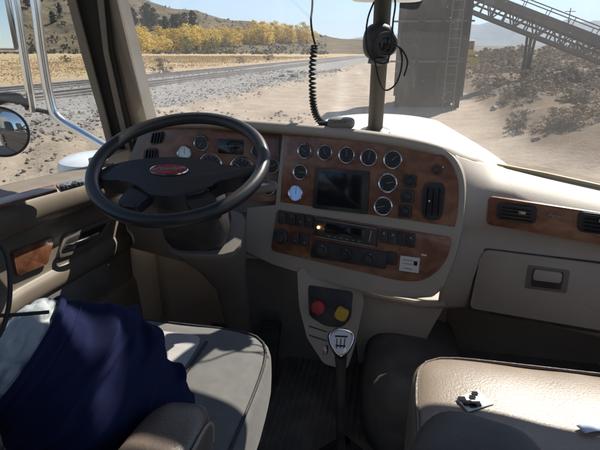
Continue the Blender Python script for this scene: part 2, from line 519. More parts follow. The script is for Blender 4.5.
def height(x, y, mk=None):
    r = math.hypot(x, y)
    d, bal, grass, br = mk or masks(x, y)
    h = 0.0
    h += bal*0.13*(1-sm(5, 8.5, abs(d+2.4))) 
    h += grass*(0.004*max(0, -d-12) + 0.15*fbm(x, y, 0.05))
    near = sm(5, 8, r) * (1-sm(120, 300, r)) * (0.12 + 0.88*sm(5.5, 8.0, abs(d+2.4)))
    rub = math.exp(-((d-9.8)/1.6)**2) * sm(14, 20, y)*(1-sm(75, 120, y))
    h += near*(0.05 + 0.22*rub)*fbm(x, y, 0.9, 5) + near*0.10*fbm(x, y, 0.18)
    h += near*0.16*sm(-16, -11, x)*(1-sm(-5, -3, x))*(1-sm(17, 23, y))*sm(2, 4, y)*fbm(x, y, 0.8, 4)
    h -= 0.06*rut(x, y)
    h += 0.35*rub*(0.5+0.5*fbm(x, y, 0.35))
    h += berm(x, y) + br*0.22*fbm(x, y, 0.6, 5)
    h -= 0.0012*max(0, r-300)
    return h

def build_ground():
    bm = BM()
    radii = [0.0] + [3.0*(1.043**i) for i in range(178)]
    radii = [r for r in radii if r < 5200] + [5200]
    ang = []
    a = -180.0
    while a < 180:
        ang.append(a)
        a += 0.7 if -62 <= a < 45 else 5.0
    la = bm.verts.layers.float.new('ballast'); lg = bm.verts.layers.float.new('grass'); lb = bm.verts.layers.float.new('brush'); lr = bm.verts.layers.float.new('packed')
    rings = []
    for r in radii[1:]:
        row = []
        for a in ang:
            x, y = r*math.sin(R_(a)), r*math.cos(R_(a))
            mk = masks(x, y); d, bal, gr, br = mk
            v = bm.verts.new((x, y, height(x, y, mk)))
            v[la] = bal; v[lg] = gr; v[lb] = br; v[lr] = min(1, max(0, rut(x, y)))
            row.append(v)
        rings.append(row)
    c = bm.verts.new((0, 0, 0))
    k = len(ang)
    for i in range(k): bm.faces.new((c, rings[0][(i+1) % k], rings[0][i]))
    for p, q in zip(rings, rings[1:]):
        for i in range(k): bm.faces.new((p[i], p[(i+1) % k], q[(i+1) % k], q[i]))
    o = fin(bm, 'ground', None, None, True, 180, kind='structure')
    m, t, b = nodes_of('ground_soil')
    N = t.nodes.new; L = t.links.new
    geo = N('ShaderNodeNewGeometry')
    def nz(s, det=6):
        n = N('ShaderNodeTexNoise'); n.inputs['Scale'].default_value = s; n.inputs['Detail'].default_value = det; n.inputs['Roughness'].default_value = 0.65
        L(geo.outputs['Position'], n.inputs['Vector']); return n
    def ramp(src, c1, c2, a=0.3, b_=0.7):
        r = N('ShaderNodeValToRGB'); r.color_ramp.elements[0].position = a; r.color_ramp.elements[1].position = b_
        r.color_ramp.elements[0].color = (*c1, 1); r.color_ramp.elements[1].color = (*c2, 1)
        L(src, r.inputs['Fac']); return r.outputs['Color']
    def att(n):
        a = N('ShaderNodeAttribute'); a.attribute_name = n; return a.outputs['Fac']
    def mix(f, a, b_):
        x = N('ShaderNodeMix'); x.data_type = 'RGBA'
        L(f, x.inputs['Factor']); L(a, x.inputs['A']); L(b_, x.inputs['B']); return x.outputs['Result']
    n_big, n_mid, n_fine = nz(0.12), nz(0.9), nz(7.0)
    vor = N('ShaderNodeTexVoronoi'); vor.inputs['Scale'].default_value = 9.0
    L(geo.outputs['Position'], vor.inputs['Vector'])
    soil = mix(n_fine.outputs['Fac'], ramp(n_big.outputs['Fac'], (0.30, 0.235, 0.17), (0.40, 0.33, 0.255)), ramp(n_mid.outputs['Fac'], (0.20, 0.16, 0.12), (0.46, 0.38, 0.30)))
    grav = mix(n_fine.outputs['Fac'], ramp(vor.outputs['Color'], (0.11, 0.105, 0.10), (0.37, 0.355, 0.335), 0.1, 0.9), ramp(n_mid.outputs['Fac'], (0.20, 0.185, 0.17), (0.35, 0.325, 0.295)))
    gras = mix(n_mid.outputs['Fac'], ramp(n_big.outputs['Fac'], (0.38, 0.275, 0.155), (0.50, 0.375, 0.225)), ramp(n_fine.outputs['Fac'], (0.27, 0.19, 0.105), (0.50, 0.385, 0.24)))
    brsh = mix(n_fine.outputs['Fac'], ramp(n_mid.outputs['Fac'], (0.07, 0.052, 0.038), (0.19, 0.135, 0.09)), ramp(n_big.outputs['Fac'], (0.09, 0.065, 0.047), (0.21, 0.15, 0.10)))
    col = mix(att('brush'), mix(att('grass'), mix(att('ballast'), mix(att('packed'), soil, ramp(n_mid.outputs['Fac'], (0.40, 0.335, 0.27), (0.50, 0.43, 0.355))), grav), gras), brsh)
    L(col, b.inputs['Base Color']); b.inputs['Roughness'].default_value = 0.95; b.inputs['Specular IOR Level'].default_value = 0.15
    bp = N('ShaderNodeBump'); bp.inputs['Strength'].default_value = 0.8; bp.inputs['Distance'].default_value = 0.06
    sumn = N('ShaderNodeMath'); sumn.operation = 'ADD'; L(n_fine.outputs['Fac'], sumn.inputs[0]); L(n_mid.outputs['Fac'], sumn.inputs[1])
    L(sumn.outputs[0], bp.inputs['Height']); L(bp.outputs['Normal'], b.inputs['Normal'])
    o.data.materials.append(m)
    return o
build_ground()

def terrain(name, az0, az1, naz, r0, r1, nr, prof, cols, sc, shape=1.0, rough=0.05):
    bm = BM()
    rows = []
    for j in range(nr+1):
        s = j/nr
        row = []
        for i in range(naz+1):
            a = az0 + (az1-az0)*i/naz
            r = r0 + (r1-r0)*s
            x, y = r*math.sin(R_(a)), r*math.cos(R_(a))
            top = prof(a) * r1           # ridge height from its elevation angle
            h = -0.0012*max(0, r-300) - 1.0 + top*(sm(0, 1, s)**shape) 
            h += top*rough*2.2*fbm(x, y, sc)*sm(0, 0.4, s)*(1-0.6*s) + top*rough*0.6*fbm(x+99, y, sc*5)*sm(0, 0.3, s)
            row.append(Vector((x, y, h)))
        rows.append(row)
    back = [Vector((p.x*1.5, p.y*1.5, -60)) for p in rows[-1]]
    rows.append(back)
    sheet(bm, rows)
    o = fin(bm, name, None, None, True, 180, kind='structure')
    m, t, b = nodes_of(name + '_ground')
    N = t.nodes.new; L = t.links.new
    geo = N('ShaderNodeNewGeometry')
    outc = None
    n1 = N('ShaderNodeTexNoise'); n1.inputs['Scale'].default_value = cols[2]; n1.inputs['Detail'].default_value = 8; n1.inputs['Roughness'].default_value = 0.7
    n2 = N('ShaderNodeTexNoise'); n2.inputs['Scale'].default_value = cols[2]*9; n2.inputs['Detail'].default_value = 6
    L(geo.outputs['Position'], n1.inputs['Vector']); L(geo.outputs['Position'], n2.inputs['Vector'])
    ad = N('ShaderNodeMath'); ad.operation = 'MULTIPLY_ADD'; ad.inputs[1].default_value = 0.7
    L(n2.outputs['Fac'], ad.inputs[0]); L(n1.outputs['Fac'], ad.inputs[2])
    rp = N('ShaderNodeValToRGB'); rp.color_ramp.elements[0].position = 0.62; rp.color_ramp.elements[1].position = 1.0
    rp.color_ramp.elements[0].color = (*cols[0], 1); rp.color_ramp.elements[1].color = (*cols[1], 1)
    L(ad.outputs[0], rp.inputs['Fac']); L(rp.outputs['Color'], b.inputs['Base Color'])
    b.inputs['Roughness'].default_value = 1.0; b.inputs['Specular IOR Level'].default_value = 0.1
    o.data.materials.append(m)
    return o
def lerp_tab(tab, a):
    if a <= tab[0][0]: return tab[0][1]
    for (a0, v0), (a1, v1) in zip(tab, tab[1:]):
        if a <= a1:
            k = (a-a0)/(a1-a0); k = k*k*(3-2*k)
            return v0 + (v1-v0)*k
    return tab[-1][1]
# elevation (tan) of the skyline by bearing
HILL = [(-75, 0.20), (-55, 0.175), (-44, 0.150), (-36, 0.112), (-30, 0.090), (-24, 0.073), (-18, 0.056), (-11, 0.036), (-5, 0.024), (2, 0.014)]
terrain('hill', -78, 2, 150, 300, 1000, 30, lambda a: lerp_tab(HILL, a), ((0.045, 0.042, 0.027), (0.17, 0.13, 0.08), 0.03), 0.006)
RID = [(-22, 0.006), (-14, 0.020), (-8, 0.020), (-2, 0.016), (4, 0.014), (12, 0.010), (30, 0.008), (60, 0.008)]
terrain('ridge', -24, 60, 120, 1500, 3200, 12, lambda a: lerp_tab(RID, a), ((0.10, 0.095, 0.07), (0.22, 0.19, 0.14), 0.004), 0.002)
MTN = [(-20, 0.010), (-6, 0.018), (0, 0.024), (6, 0.036), (11, 0.041), (16, 0.037), (21, 0.032), (26, 0.037), (34, 0.046), (44, 0.040), (62, 0.034)]
terrain('mountain_range', -22, 62, 220, 9000, 14000, 16, lambda a: lerp_tab(MTN, a)*1.3*(1+0.12*fbm(a, 0, 0.35)), ((0.10, 0.105, 0.10), (0.20, 0.19, 0.17), 0.0012), 0.0006, 0.8, 0.10)

# railway: two tracks on grey ballast
def track(off, name, label):
    cl = [p for p in spline([Vector((x, y, 0)) for x, y in TRK], 24) if p.y < 210]
    o = thing(name, label, 'railway track', (trk_x(30)+off, 30, 0.05), 'railway tracks beyond the gravel')
    pts = []
    for i, p in enumerate(cl):
        d = cl[min(len(cl)-1, i+1)] - cl[max(0, i-1)]
        n = Vector((d.y, -d.x, 0)).normalized()
        c = p + n*off
        c.z = 0.10
        pts.append((c, n))
    for s in (-1, 1):
        bm = BM()
        rows = []
        for c, n in pts:
            q = c + n*0.75*s; q.z = c.z
            prof = [(-0.07, 0.06), (-0.07, 0.08), (-0.015, 0.10), (-0.015, 0.18), (-0.037, 0.19), (-0.037, 0.225), (0.037, 0.225), (0.037, 0.19), (0.015, 0.18), (0.015, 0.10), (0.07, 0.08), (0.07, 0.06)]
            rows.append([q + n*a + Vector((0, 0, b)) for a, b in prof])
        sheet(bm, rows, True)
        fin(bm, 'rail', 'rail_steel', o)
    bm = BM()
    acc = 0
    for (a, n), (b, n2) in zip(pts, pts[1:]):
        L = (b-a).length
        while acc < L:
            c = a.lerp(b, acc/L)
            dirv = (b-a).normalized()
            box(bm, c + Vector((0, 0, -0.035)), 2.5+random.uniform(-.1, .1), 0.23, 0.15, (n, dirv, Vector((0, 0, 1))))
            acc += 0.6
        acc -= L
    fin(bm, 'cross_ties', 'tie_wood', o, False, kind='stuff')
track(0.4, 'railway_track', 'railway track nearer to the truck, two worn rails sunk in grey gravel')
track(-5.0, 'railway_track', 'farther railway track along the edge of the tan grass field')

_ib = bmesh.new(); bmesh.ops.create_icosphere(_ib, subdivisions=1, radius=1.0); _ib.verts.ensure_lookup_table()
ICO_V = [v.co.copy() for v in _ib.verts]; ICO_F = [[v.index for v in f.verts] for f in _ib.faces]; _ib.free()
def rock_bm(bm, c, r, rnd, fl=0.7):
    rot = Matrix.Rotation(rnd.uniform(0, 6.28), 3, Vector((rnd.uniform(-1, 1), rnd.uniform(-1, 1), rnd.uniform(-1, 1))).normalized())
    sx, sy, sz = r*rnd.uniform(.7, 1.3), r*rnd.uniform(.7, 1.3), r*fl*rnd.uniform(.6, 1.1)
    vs = []
    for co in ICO_V:
        k = rnd.uniform(0.78, 1.12)
        q = rot @ co
        vs.append(bm.verts.new(c + Vector((q.x*sx*k, q.y*sy*k, q.z*sz*k))))
    for f in ICO_F: bm.faces.new([vs[i] for i in f])

rnd = random.Random(3)
bm = BM()
for i in range(6500):                       # loose ballast stones between road and rails
    y = rnd.uniform(6, 62)**1.0
    x = trk_x(y) + (rnd.uniform(-8.5, 9.5) if i % 4 else rnd.uniform(6, 11))
    r = rnd.choice((0.025, 0.03, 0.04, 0.055)) * (0.8 + y/60)
    rock_bm(bm, Vector((x, y, height(x, y)+r*0.2)), r, rnd)
g = fin(bm, 'gravel', 'stone_grey', None, False, kind='stuff')
g['label'] = 'loose grey gravel scattered beside the railway tracks'; g['category'] = 'gravel'
bm = BM()
for i in range(2600):                       # clods of dug earth beside the truck
    y = rnd.uniform(3, 19); x = -rnd.uniform(3.2, 14.5)
    if fbm(x, y, .3) < -.05 and rnd.random() < .7: continue
    r = rnd.uniform(0.02, 0.085)
    rock_bm(bm, Vector((x, y, height(x, y)+r*0.1)), r, rnd)
g = fin(bm, 'earth_clods', 'stone_dark', None, False, kind='stuff')
g['label'] = 'brown clods of dug earth below the door window'; g['category'] = 'earth'
bm = BM()
for i in range(900):                        # broken soil and rubble of the spoil bank
    y = rnd.uniform(13, 70); x = rnd.uniform(4.5, 9) + 0.10*y + rnd.gauss(0, 1.2)
    r = rnd.uniform(0.05, 0.16)
    rock_bm(bm, Vector((x, y, height(x, y)+r*0.0)), r, rnd)
g = fin(bm, 'rubble', 'stone_dark', None, False, kind='stuff')
g['label'] = 'broken dark rubble strewn along the spoil bank'; g['category'] = 'rubble'
BLD = [(283, 73, .55), (290, 70, .5), (296, 74, .6), (303, 70, .45), (276, 76, .4), (312, 72, .4), (336, 68, .45), (352, 66, .4),
       (488, 92, .22), (497, 100, .25), (508, 96, .2), (494, 108, .2), (512, 112, .18), (478, 84, .26), (525, 118, .16)]
BW = ['grey boulder below the yellow trees, largest of the heap by the rails', 'rounded grey boulder on the rubble heap beside the track', 'pale boulder at the road edge end of the rubble heap', 'small boulder behind the coiled cord in the windshield',
      'low boulder at the near end of the trackside heap', 'flat boulder just past the coiled cord', 'grey boulder alone on the road shoulder ahead', 'far grey boulder on the road shoulder by the pillar',
      'boulder at the foot of the spoil bank under the conveyor leg', 'chunky boulder in the middle of the bank rubble', 'boulder high on the spoil bank rubble', 'boulder at the low road side of the bank rubble', 'small brown boulder near the hood edge on the bank', 'boulder beside the yellow loader track', 'small stone block closest to the hood on the bank']
for (u, v, r), lb in zip(BLD, BW):
    p = hit(u, v, Vector((0, 0, 0.3)), Vector((0, 0, 1)))
    bm = BM(); rock_bm(bm, Vector((p.x, p.y, height(p.x, p.y)+r*0.05)), r, rnd, 0.8)
    bmesh.ops.subdivide_edges(bm, edges=bm.edges, cuts=1, use_grid_fill=True)
    for w in bm.verts: w.co += noise.noise_vector(w.co*3.0)*r*0.12
    tag(fin(bm, 'boulder', 'stone_grey' if u < 400 else 'stone_dark', None, True, 25), lb, 'boulder', 'boulders along the road')

# vegetation
def crown_bm(w, h, n, leaf, seed, shape='round', base=0.18):
    r = random.Random(seed)
    bm = BM()
    clumps = []
    nc = max(6, n//26)
    for i in range(nc):
        if shape == 'cone':
            z = r.uniform(0.05, 1.0); rad = (1-z)*0.5*w*0.9
        elif shape == 'column':
            z = r.uniform(0.08, 1.0); rad = 0.5*w*math.sin(PI*min(1, z*0.9+0.1))**0.6*0.8
        else:
            z = base + (1-base)*r.random(); k = (z-base)/(1-base); rad = 0.5*w*math.sqrt(max(0.04, 1-(2*k-0.85)**2/1.35))*0.85
        a = r.uniform(0, 2*PI); q = rad*math.sqrt(r.random())
        clumps.append((Vector((q*math.cos(a), q*math.sin(a), z*h)), r.uniform(0.10, 0.20)*min(w, h)))
    for c, cr in clumps:
        for j in range(26):
            d = Vector((r.gauss(0, 1), r.gauss(0, 1), r.gauss(0, 0.8))).normalized()
            p = c + d*cr*r.uniform(0.4, 1.05)
            if p.z < 0.02*h: p.z = 0.02*h
            n1 = (d + Vector((r.uniform(-.8, .8), r.uniform(-.8, .8), r.uniform(-.2, 1)))).normalized()
            u = n1.orthogonal().normalized(); v = n1.cross(u)
            s = leaf*r.uniform(.6, 1.3)
            vs = [bm.verts.new(p + u*s*a + v*s*b) for a, b in ((-1, -.15), (0, -.6), (1, .15), (0, .6))]
            bm.faces.new(vs)
    return bm
def stem_bm(h, r0, seed, limbs=4, spread=0.3):
    r = random.Random(seed); bm = BM()
    tp = [Vector((0, 0, -0.1*h))] + [Vector((r.uniform(-.02, .02)*h*k, r.uniform(-.02, .02)*h*k, h*k*0.85)) for k in (0.25, 0.5, 0.75, 1)]
    tube(bm, tp, [r0*1.2, r0, r0*.75, r0*.5, r0*.15], 7)
    for i in range(limbs):
        z = r.uniform(.25, .7)*h; a = r.uniform(0, 6.28)
        e = Vector((math.cos(a)*spread*h, math.sin(a)*spread*h, z+0.25*h))
        tube(bm, [Vector((0, 0, z)), Vector((0, 0, z)).lerp(e, .5)+Vector((0, 0, -.03*h)), e], [r0*.45, r0*.3, r0*.1], 5)
    return bm
PROTO = {}
def proto(kind, k, crown, stem, lm, bmtl):
    cm = bpy.data.meshes.new(kind+'_crown'); crown.to_mesh(cm); crown.free(); cm.materials.append(M[lm])
    tm = bpy.data.meshes.new(kind+'_trunk'); stem.to_mesh(tm); stem.free(); tm.shade_smooth(); tm.materials.append(M[bmtl])
    PROTO.setdefault(kind, []).append((cm, tm))
for k in range(4):
    proto('autumn_tree', k, crown_bm(0.95, 1.0, 1500, 0.034, 10+k, 'round', .03), stem_bm(1.0, .022, 20+k), 'leaf_yellow', 'bark_pale')
    proto('green_tree', k, crown_bm(1.0, 1.0, 1300, 0.032, 30+k, 'round', .03), stem_bm(1.0, .025, 40+k), 'leaf_green', 'bark')
    proto('dark_tree', k, crown_bm(0.40, 1.0, 2200, 0.030, 50+k, 'column'), stem_bm(1.0, .02, 60+k, 2, .1), 'leaf_dark', 'bark')
    proto('shrub', k, crown_bm(1.5, 1.0, 900, 0.045, 70+k, 'round', .02), stem_bm(0.8, .03, 80+k, 6, .5), 'leaf_brush', 'bark')
    proto('sage_bush', k, crown_bm(1.6, 1.0, 500, 0.07, 90+k, 'round', .02), stem_bm(0.7, .03, 95+k, 4, .5), 'leaf_sage', 'bark')
def plant(kind, loc, h, label, cat, group, wid=1.0):
    cm, tm = rnd.choice(PROTO[kind])
    e = thing(kind, label, cat, loc, group)
    e.scale = (h*wid, h*wid, h); e.rotation_euler = (0, 0, rnd.uniform(0, 6.28))
    for nm, me in (('crown', cm), ('trunk', tm)):
        o = bpy.data.objects.new(nm, me); C.objects.link(o); o.parent = e
    return e
def hill_h(az, r):              # height of the hill surface below a tree
    s = (r-300)/700.0
    x, y = r*math.sin(R_(az)), r*math.cos(R_(az))
    top = lerp_tab(HILL, az)*1000
    return -0.0012*max(0, r-300) - 1.0 + top*sm(0, 1, s) + top*0.11*fbm(x, y, 0.006)*sm(0, 0.4, s)*(1-0.6*s) + top*0.03*fbm(x+99, y, 0.03)*sm(0, 0.3, s)
def az_of(u): return math.degrees(math.atan((u-300)/(FPX*math.cos(PITCH)+175*math.sin(PITCH)))) - 11.0
def gy(az, r):
    x, y = r*math.sin(R_(az)), r*math.cos(R_(az))
    return Vector((x, y, max(height(x, y), hill_h(az, r)) - 0.2))
ORD = 'first second third fourth fifth sixth seventh eighth ninth tenth eleventh twelfth thirteenth fourteenth fifteenth sixteenth seventeenth eighteenth nineteenth twentieth'.split()
def nth(i): return ORD[i] if i < 20 else 'twenty-' + ORD[i-20] if i < 29 else ('thirtieth' if i == 29 else 'thirty-' + ORD[i-30])
us = [137 + 4.7*i for i in range(38)]
for i, u in enumerate(us):
    k = i/37
    az = az_of(u + rnd.uniform(-1.5, 1.5))
    r = 325 + 250*k + rnd.uniform(-10, 25)
    hgt = rnd.uniform(11, 17.5)*(1.0 if i % 5 else 1.12)*(1+.12*k)
    plant('autumn_tree', gy(az, r), hgt, 'yellow autumn tree, %s in the row counting from the windshield pillar' % nth(i), 'tree', 'row of yellow autumn trees', rnd.uniform(1.2, 1.6))
for i, u in enumerate((118, 124, 131, 141, 186, 205, 214, 226)):
    az = az_of(u); r = 312 + rnd.uniform(0, 30)
    plant('green_tree', gy(az, r), rnd.uniform(8, 12), 'olive green tree before the yellow row, %s from the windshield pillar' % nth(i), 'tree', 'green trees in the row', rnd.uniform(1, 1.3))
for i, u in enumerate((133, 137, 148, 152, 157, 163, 168, 176, 181, 187, 195)):
    az = az_of(u); r = rnd.uniform(430, 560)
    plant('dark_tree', gy(az, r), rnd.uniform(15, 24), 'dark slender tree on the slope behind the yellow row, %s from the pillar' % nth(i), 'tree', 'dark trees on the hillside', 1.5)
for i, u in enumerate((27, 36, 50, 58, 66)):
    az = az_of(u); r = rnd.uniform(520, 680)
    plant('dark_tree', gy(az, r), rnd.uniform(9, 13), 'dark tree on the hill through the door window, %s from the mirror' % nth(i), 'tree', 'dark trees on the hillside', 1.6)
for u, v, h_, lb in ((163, 72, 1.0, 'low brown bush in the field just past the far track'), (178, 55, 1.1, 'brown bush in the field below the olive trees'), (268, 60, 1.2, 'round brown bush in the field before the end of the yellow row'), (240, 63, 0.8, 'small bush in the middle of the tan field'), (66, 62, 0.9, 'small bush in the field through the door window')):
    p = hit(u, v, Vector((0, 0, .1)), Vector((0, 0, 1))); p.z = height(p.x, p.y)-.03
    plant('shrub', p, h_*1.6, lb, 'shrub', 'bushes in the field', 1.3)
def mass(name, kind, spots, m, label, cat):     # brush nobody could count
    vs, fs = [], []
    for (p, h, w) in spots:
        cm = rnd.choice(PROTO[kind])[0]; a = rnd.uniform(0, 6.28); ca, sa_ = math.cos(a)*h*w, math.sin(a)*h*w
        b0 = len(vs)
        vs += [(p.x + v.co.x*ca - v.co.y*sa_, p.y + v.co.x*sa_ + v.co.y*ca, p.z + v.co.z*h) for v in cm.vertices]
        fs += [[b0+i for i in pl.vertices] for pl in cm.polygons]
    me = bpy.data.meshes.new(name); me.from_pydata(vs, [], fs); me.materials.append(M[m])
    o = bpy.data.objects.new(name, me); C.objects.link(o); o['kind'] = 'stuff'; o['label'] = label; o['category'] = cat
sp = []
for i in range(2600):
    az = rnd.uniform(-60, -8); r = 300 + 560*rnd.random()**1.4
    if fbm(az*9, r*.12, .15) < -0.12: continue
    sp.append((gy(az, r), rnd.uniform(0.8, 2.4)*(1.5 if fbm(az*4, r*.05, .2) > .15 else 1), 1.2))
for k in range(4):
    me = bpy.data.meshes.new('sage_far'); b_ = crown_bm(1.6, 1.0, 52, 0.20, 120+k, 'round', .02); b_.to_mesh(me); b_.free(); PROTO.setdefault('sage_far', []).append((me, None))
mass('sagebrush', 'sage_far', sp, 'leaf_sage', 'grey green sagebrush dotted over the dry hillside', 'sagebrush')
sp = []
for i in range(1150):
    y = 14 + 105*rnd.random()**1.5; x = 2.7 + .07*y + .48*y*rnd.random()
    if fbm(x, y, .12) < -.15: continue
    sp.append((Vector((x, y, height(x, y)-.05)), rnd.uniform(0.18, 0.55)*(.7+y/45), 1.25))
mass('brush', 'shrub', sp, 'leaf_brush', 'dry brown brush covering the spoil bank under the conveyor', 'brush')
bm = BM()                                    # dry grass of the field
for i in range(24000):
    y = rnd.uniform(14, 190); x = trk_x(y) - 11 - abs(rnd.gauss(0, 26)) - rnd.uniform(0, 30)*(y/150)
    z = height(x, y)
    for j in range(2):
        a = rnd.uniform(0, 6.28); hh = rnd.uniform(.04, .13)*(1+y/120); w = rnd.uniform(.02, .05)*(1+y/60)
        u = Vector((math.cos(a), math.sin(a), 0))
        l = Vector((rnd.uniform(-.15, .15), rnd.uniform(-.15, .15), hh))
        b0 = Vector((x, y, z))
        bm.faces.new([bm.verts.new(b0-u*w), bm.verts.new(b0+u*w), bm.verts.new(b0+l)])
g = fin(bm, 'dry_grass', 'grass_dry', None, False, kind='stuff')
g['label'] = 'dry tan grass covering the field beyond the tracks'; g['category'] = 'grass'

# ------------------------------------------------------------------ loading bin, conveyor, loader, pole
TY = 22.0
def txy(u, v, y=TY): return hy(u, v, y)
bx0 = txy(396, 60).x; bx1 = txy(466, 60).x
topz = CAMZ + 3.6
tw = thing('loading_bin', 'tall dark steel loading bin standing over the dirt road ahead', 'loading bin', ((bx0+bx1)/2, TY+1.3, 0))
wd = bx1-bx0
zb = 0.55
rows = 7
for fc in ('front', 'side'):
    for j in range(rows):
        z0 = zb + (topz-zb)*j/rows; z1 = zb + (topz-zb)*(j+1)/rows
        bm = BM()
        off = 0.03*(j % 2)
        if fc == 'front': box(bm, Vector(((bx0+bx1)/2, TY-off, (z0+z1)/2)), wd, 0.10, z1-z0-0.03, None, 0.015, 1)
        else: box(bm, Vector((bx1-0.05+off, TY+1.3, (z0+z1)/2)), 0.10, 2.4, z1-z0-0.03, None, 0.015, 1)
        fin(bm, 'steel_panel', 'steel_dark', tw)
bm = BM(); box(bm, Vector((bx0+0.05, TY+1.3, (zb+topz)/2)), 0.1, 2.4, topz-zb); fin(bm, 'side_plate', 'steel_dark', tw)
bm = BM(); box(bm, Vector(((bx0+bx1)/2, TY+2.6, (zb+topz)/2)), wd, 0.1, topz-zb); fin(bm, 'back_plate', 'steel_dark', tw)
for k in (0.02, 0.30, 0.62, 0.98):
    bm = BM(); box(bm, Vector((bx0+wd*k, TY-0.16, (zb+topz)/2)), 0.14, 0.16, topz-zb, None, 0.01, 1); fin(bm, 'stiffener', 'steel_dark', tw)
bm = BM()                                   # tapered discharge chute
a = [Vector((bx0+wd*x, TY+y, zb)) for x, y in ((.05, .1), (.95, .1), (.95, 2.5), (.05, 2.5))]
b_ = [Vector((bx0+wd*x, TY+y, -0.05)) for x, y in ((.10, .15), (.78, .15), (.78, 2.2), (.10, 2.2))]
va = [bm.verts.new(p) for p in a]; vb = [bm.verts.new(p) for p in b_]
for i in range(4): bm.faces.new((va[i], va[(i+1) % 4], vb[(i+1) % 4], vb[i]))
fin(bm, 'chute', 'steel_dark', tw, solid=0.05)
for x, y in ((.06, .0), (.94, .0), (.06, 2.5), (.94, 2.5)):
    bm = BM(); box(bm, Vector((bx0+wd*x, TY+y, 0.48)), 0.2, 0.2, 1.1, None, 0.01, 1); fin(bm, 'leg', 'steel_dark', tw)
for k in range(2):
    bm = BM()
    beam(bm, Vector((bx1+0.15, TY-.1, 2.0+k*1.6)), Vector((bx0-0.25, TY-.22, 2.0+k*1.6)), 0.07); fin(bm, 'hand_rail', 'steel_grey', tw)

bm = BM()
lx = bx0+wd*.80
lad = []
for s in (-.22, .22):
    bm = BM(); beam(bm, Vector((lx+s, TY-.34, .1)), Vector((lx+s, TY-.34, topz)), .06); fin(bm, 'ladder_rail', 'steel_grey', tw)
for k in range(16):
    bm = BM(); z = .4+.36*k; beam(bm, Vector((lx-.22, TY-.34, z)), Vector((lx+.22, TY-.34, z)), .04); fin(bm, 'ladder_rung', 'steel_grey', tw)
for a_, b_2 in (((.04, 1.2), (.30, 3.4)), ((.30, 1.2), (.04, 3.4)), ((.32, 3.4), (.62, 5.6))):
    bm = BM(); beam(bm, Vector((bx0+wd*a_[0], TY-.28, a_[1])), Vector((bx0+wd*b_2[0], TY-.28, b_2[1])), .09); fin(bm, 'cross_brace', 'steel_dark', tw)
CA = txy(455, -17, 31.0); CB = txy(640, 55, 30.0)
cv = thing('conveyor', 'long inclined lattice conveyor rising towards the dark loading bin', 'conveyor', (CB.x, CB.y, 0))
dv = (CB-CA); Lc = dv.length; dn = dv.normalized()
sd = dn.cross(Vector((0, 0, 1))).normalized()
upv = sd.cross(dn).normalized()
if upv.z < 0: upv = -upv
Hh = 1.05; Wc = 1.3
n_b = 16
for s in (-1, 1):
    for hh in (0, 1):
        bm = BM(); beam(bm, CA + sd*s*Wc/2 - upv*Hh*hh, CB + sd*s*Wc/2 - upv*Hh*hh, 0.17, 0.17, upv); fin(bm, 'chord', 'steel_grey', cv)
    for i in range(n_b):
        p0 = CA + dn*(Lc*i/n_b) + sd*s*Wc/2; p1 = CA + dn*(Lc*(i+1)/n_b) + sd*s*Wc/2
        bm = BM()
        if i % 2: beam(bm, p0, p1-upv*Hh, 0.08, 0.08, sd)
        else: beam(bm, p0-upv*Hh, p1, 0.08, 0.08, sd)
        fin(bm, 'diagonal_brace', 'steel_grey', cv)
        bm = BM(); beam(bm, p0, p0-upv*Hh, 0.08, 0.08, sd); fin(bm, 'upright', 'steel_grey', cv)
        bm = BM(); box(bm, (p0+p1)/2 - upv*.24 + sd*s*.06, Lc/n_b-.06, .03, .34, (dn, sd, upv)); fin(bm, 'side_skirt', 'steel_grey', cv)
    bm = BM(); beam(bm, CA + sd*s*Wc/2 + upv*0.48, CB + sd*s*Wc/2 + upv*0.48, 0.05, 0.05, upv); fin(bm, 'guard_rail', 'steel_grey', cv)
    for i in range(0, n_b+1, 2):
        p0 = CA + dn*(Lc*i/n_b) + sd*s*Wc/2
        bm = BM(); beam(bm, p0, p0+upv*0.48, 0.04, 0.04, sd); fin(bm, 'rail_post', 'steel_grey', cv)
bm = BM(); box(bm, (CA+CB)/2 + upv*0.10, Lc, 0.75, 0.05, (dn, sd, upv)); fin(bm, 'belt', 'belt_rubber', cv)
bm = BM(); box(bm, (CA+CB)/2 - upv*(Hh*0.62), Lc, 0.65, 0.05, (dn, sd, upv)); fin(bm, 'return_belt', 'belt_rubber', cv)
for i in range(n_b):
    p0 = CA + dn*(Lc*(i+.5)/n_b) + upv*0.02
    bm = BM(); tube(bm, [p0-sd*Wc/2, p0+sd*Wc/2], 0.06, 8); fin(bm, 'roller', 'steel_grey', cv)
k = 0.47
for s in (-1, 1):
    for q in (0.0, 0.55):
        p0 = CA + dn*(Lc*(k+0.012*q)) + sd*s*Wc/2 - upv*Hh
        f = p0 + Vector((-0.25 - 0.6*q + 0.3, -0.2, 0)); f.z = height(f.x, f.y)-0.05
        bm = BM(); beam(bm, p0 + Vector((0.35*q, 0, 0)), f + Vector((0.5*q, 0, 0)), 0.13, 0.13, sd); fin(bm, 'support_leg', 'steel_dark', cv)
bm = BM(); beam(bm, CA + dn*(Lc*k) - sd*Wc/2 - upv*Hh - Vector((0, 0, .6)), CA + dn*(Lc*k) + sd*Wc/2 - upv*Hh - Vector((0, 0, .6)), 0.12); fin(bm, 'cross_beam', 'steel_dark', cv)

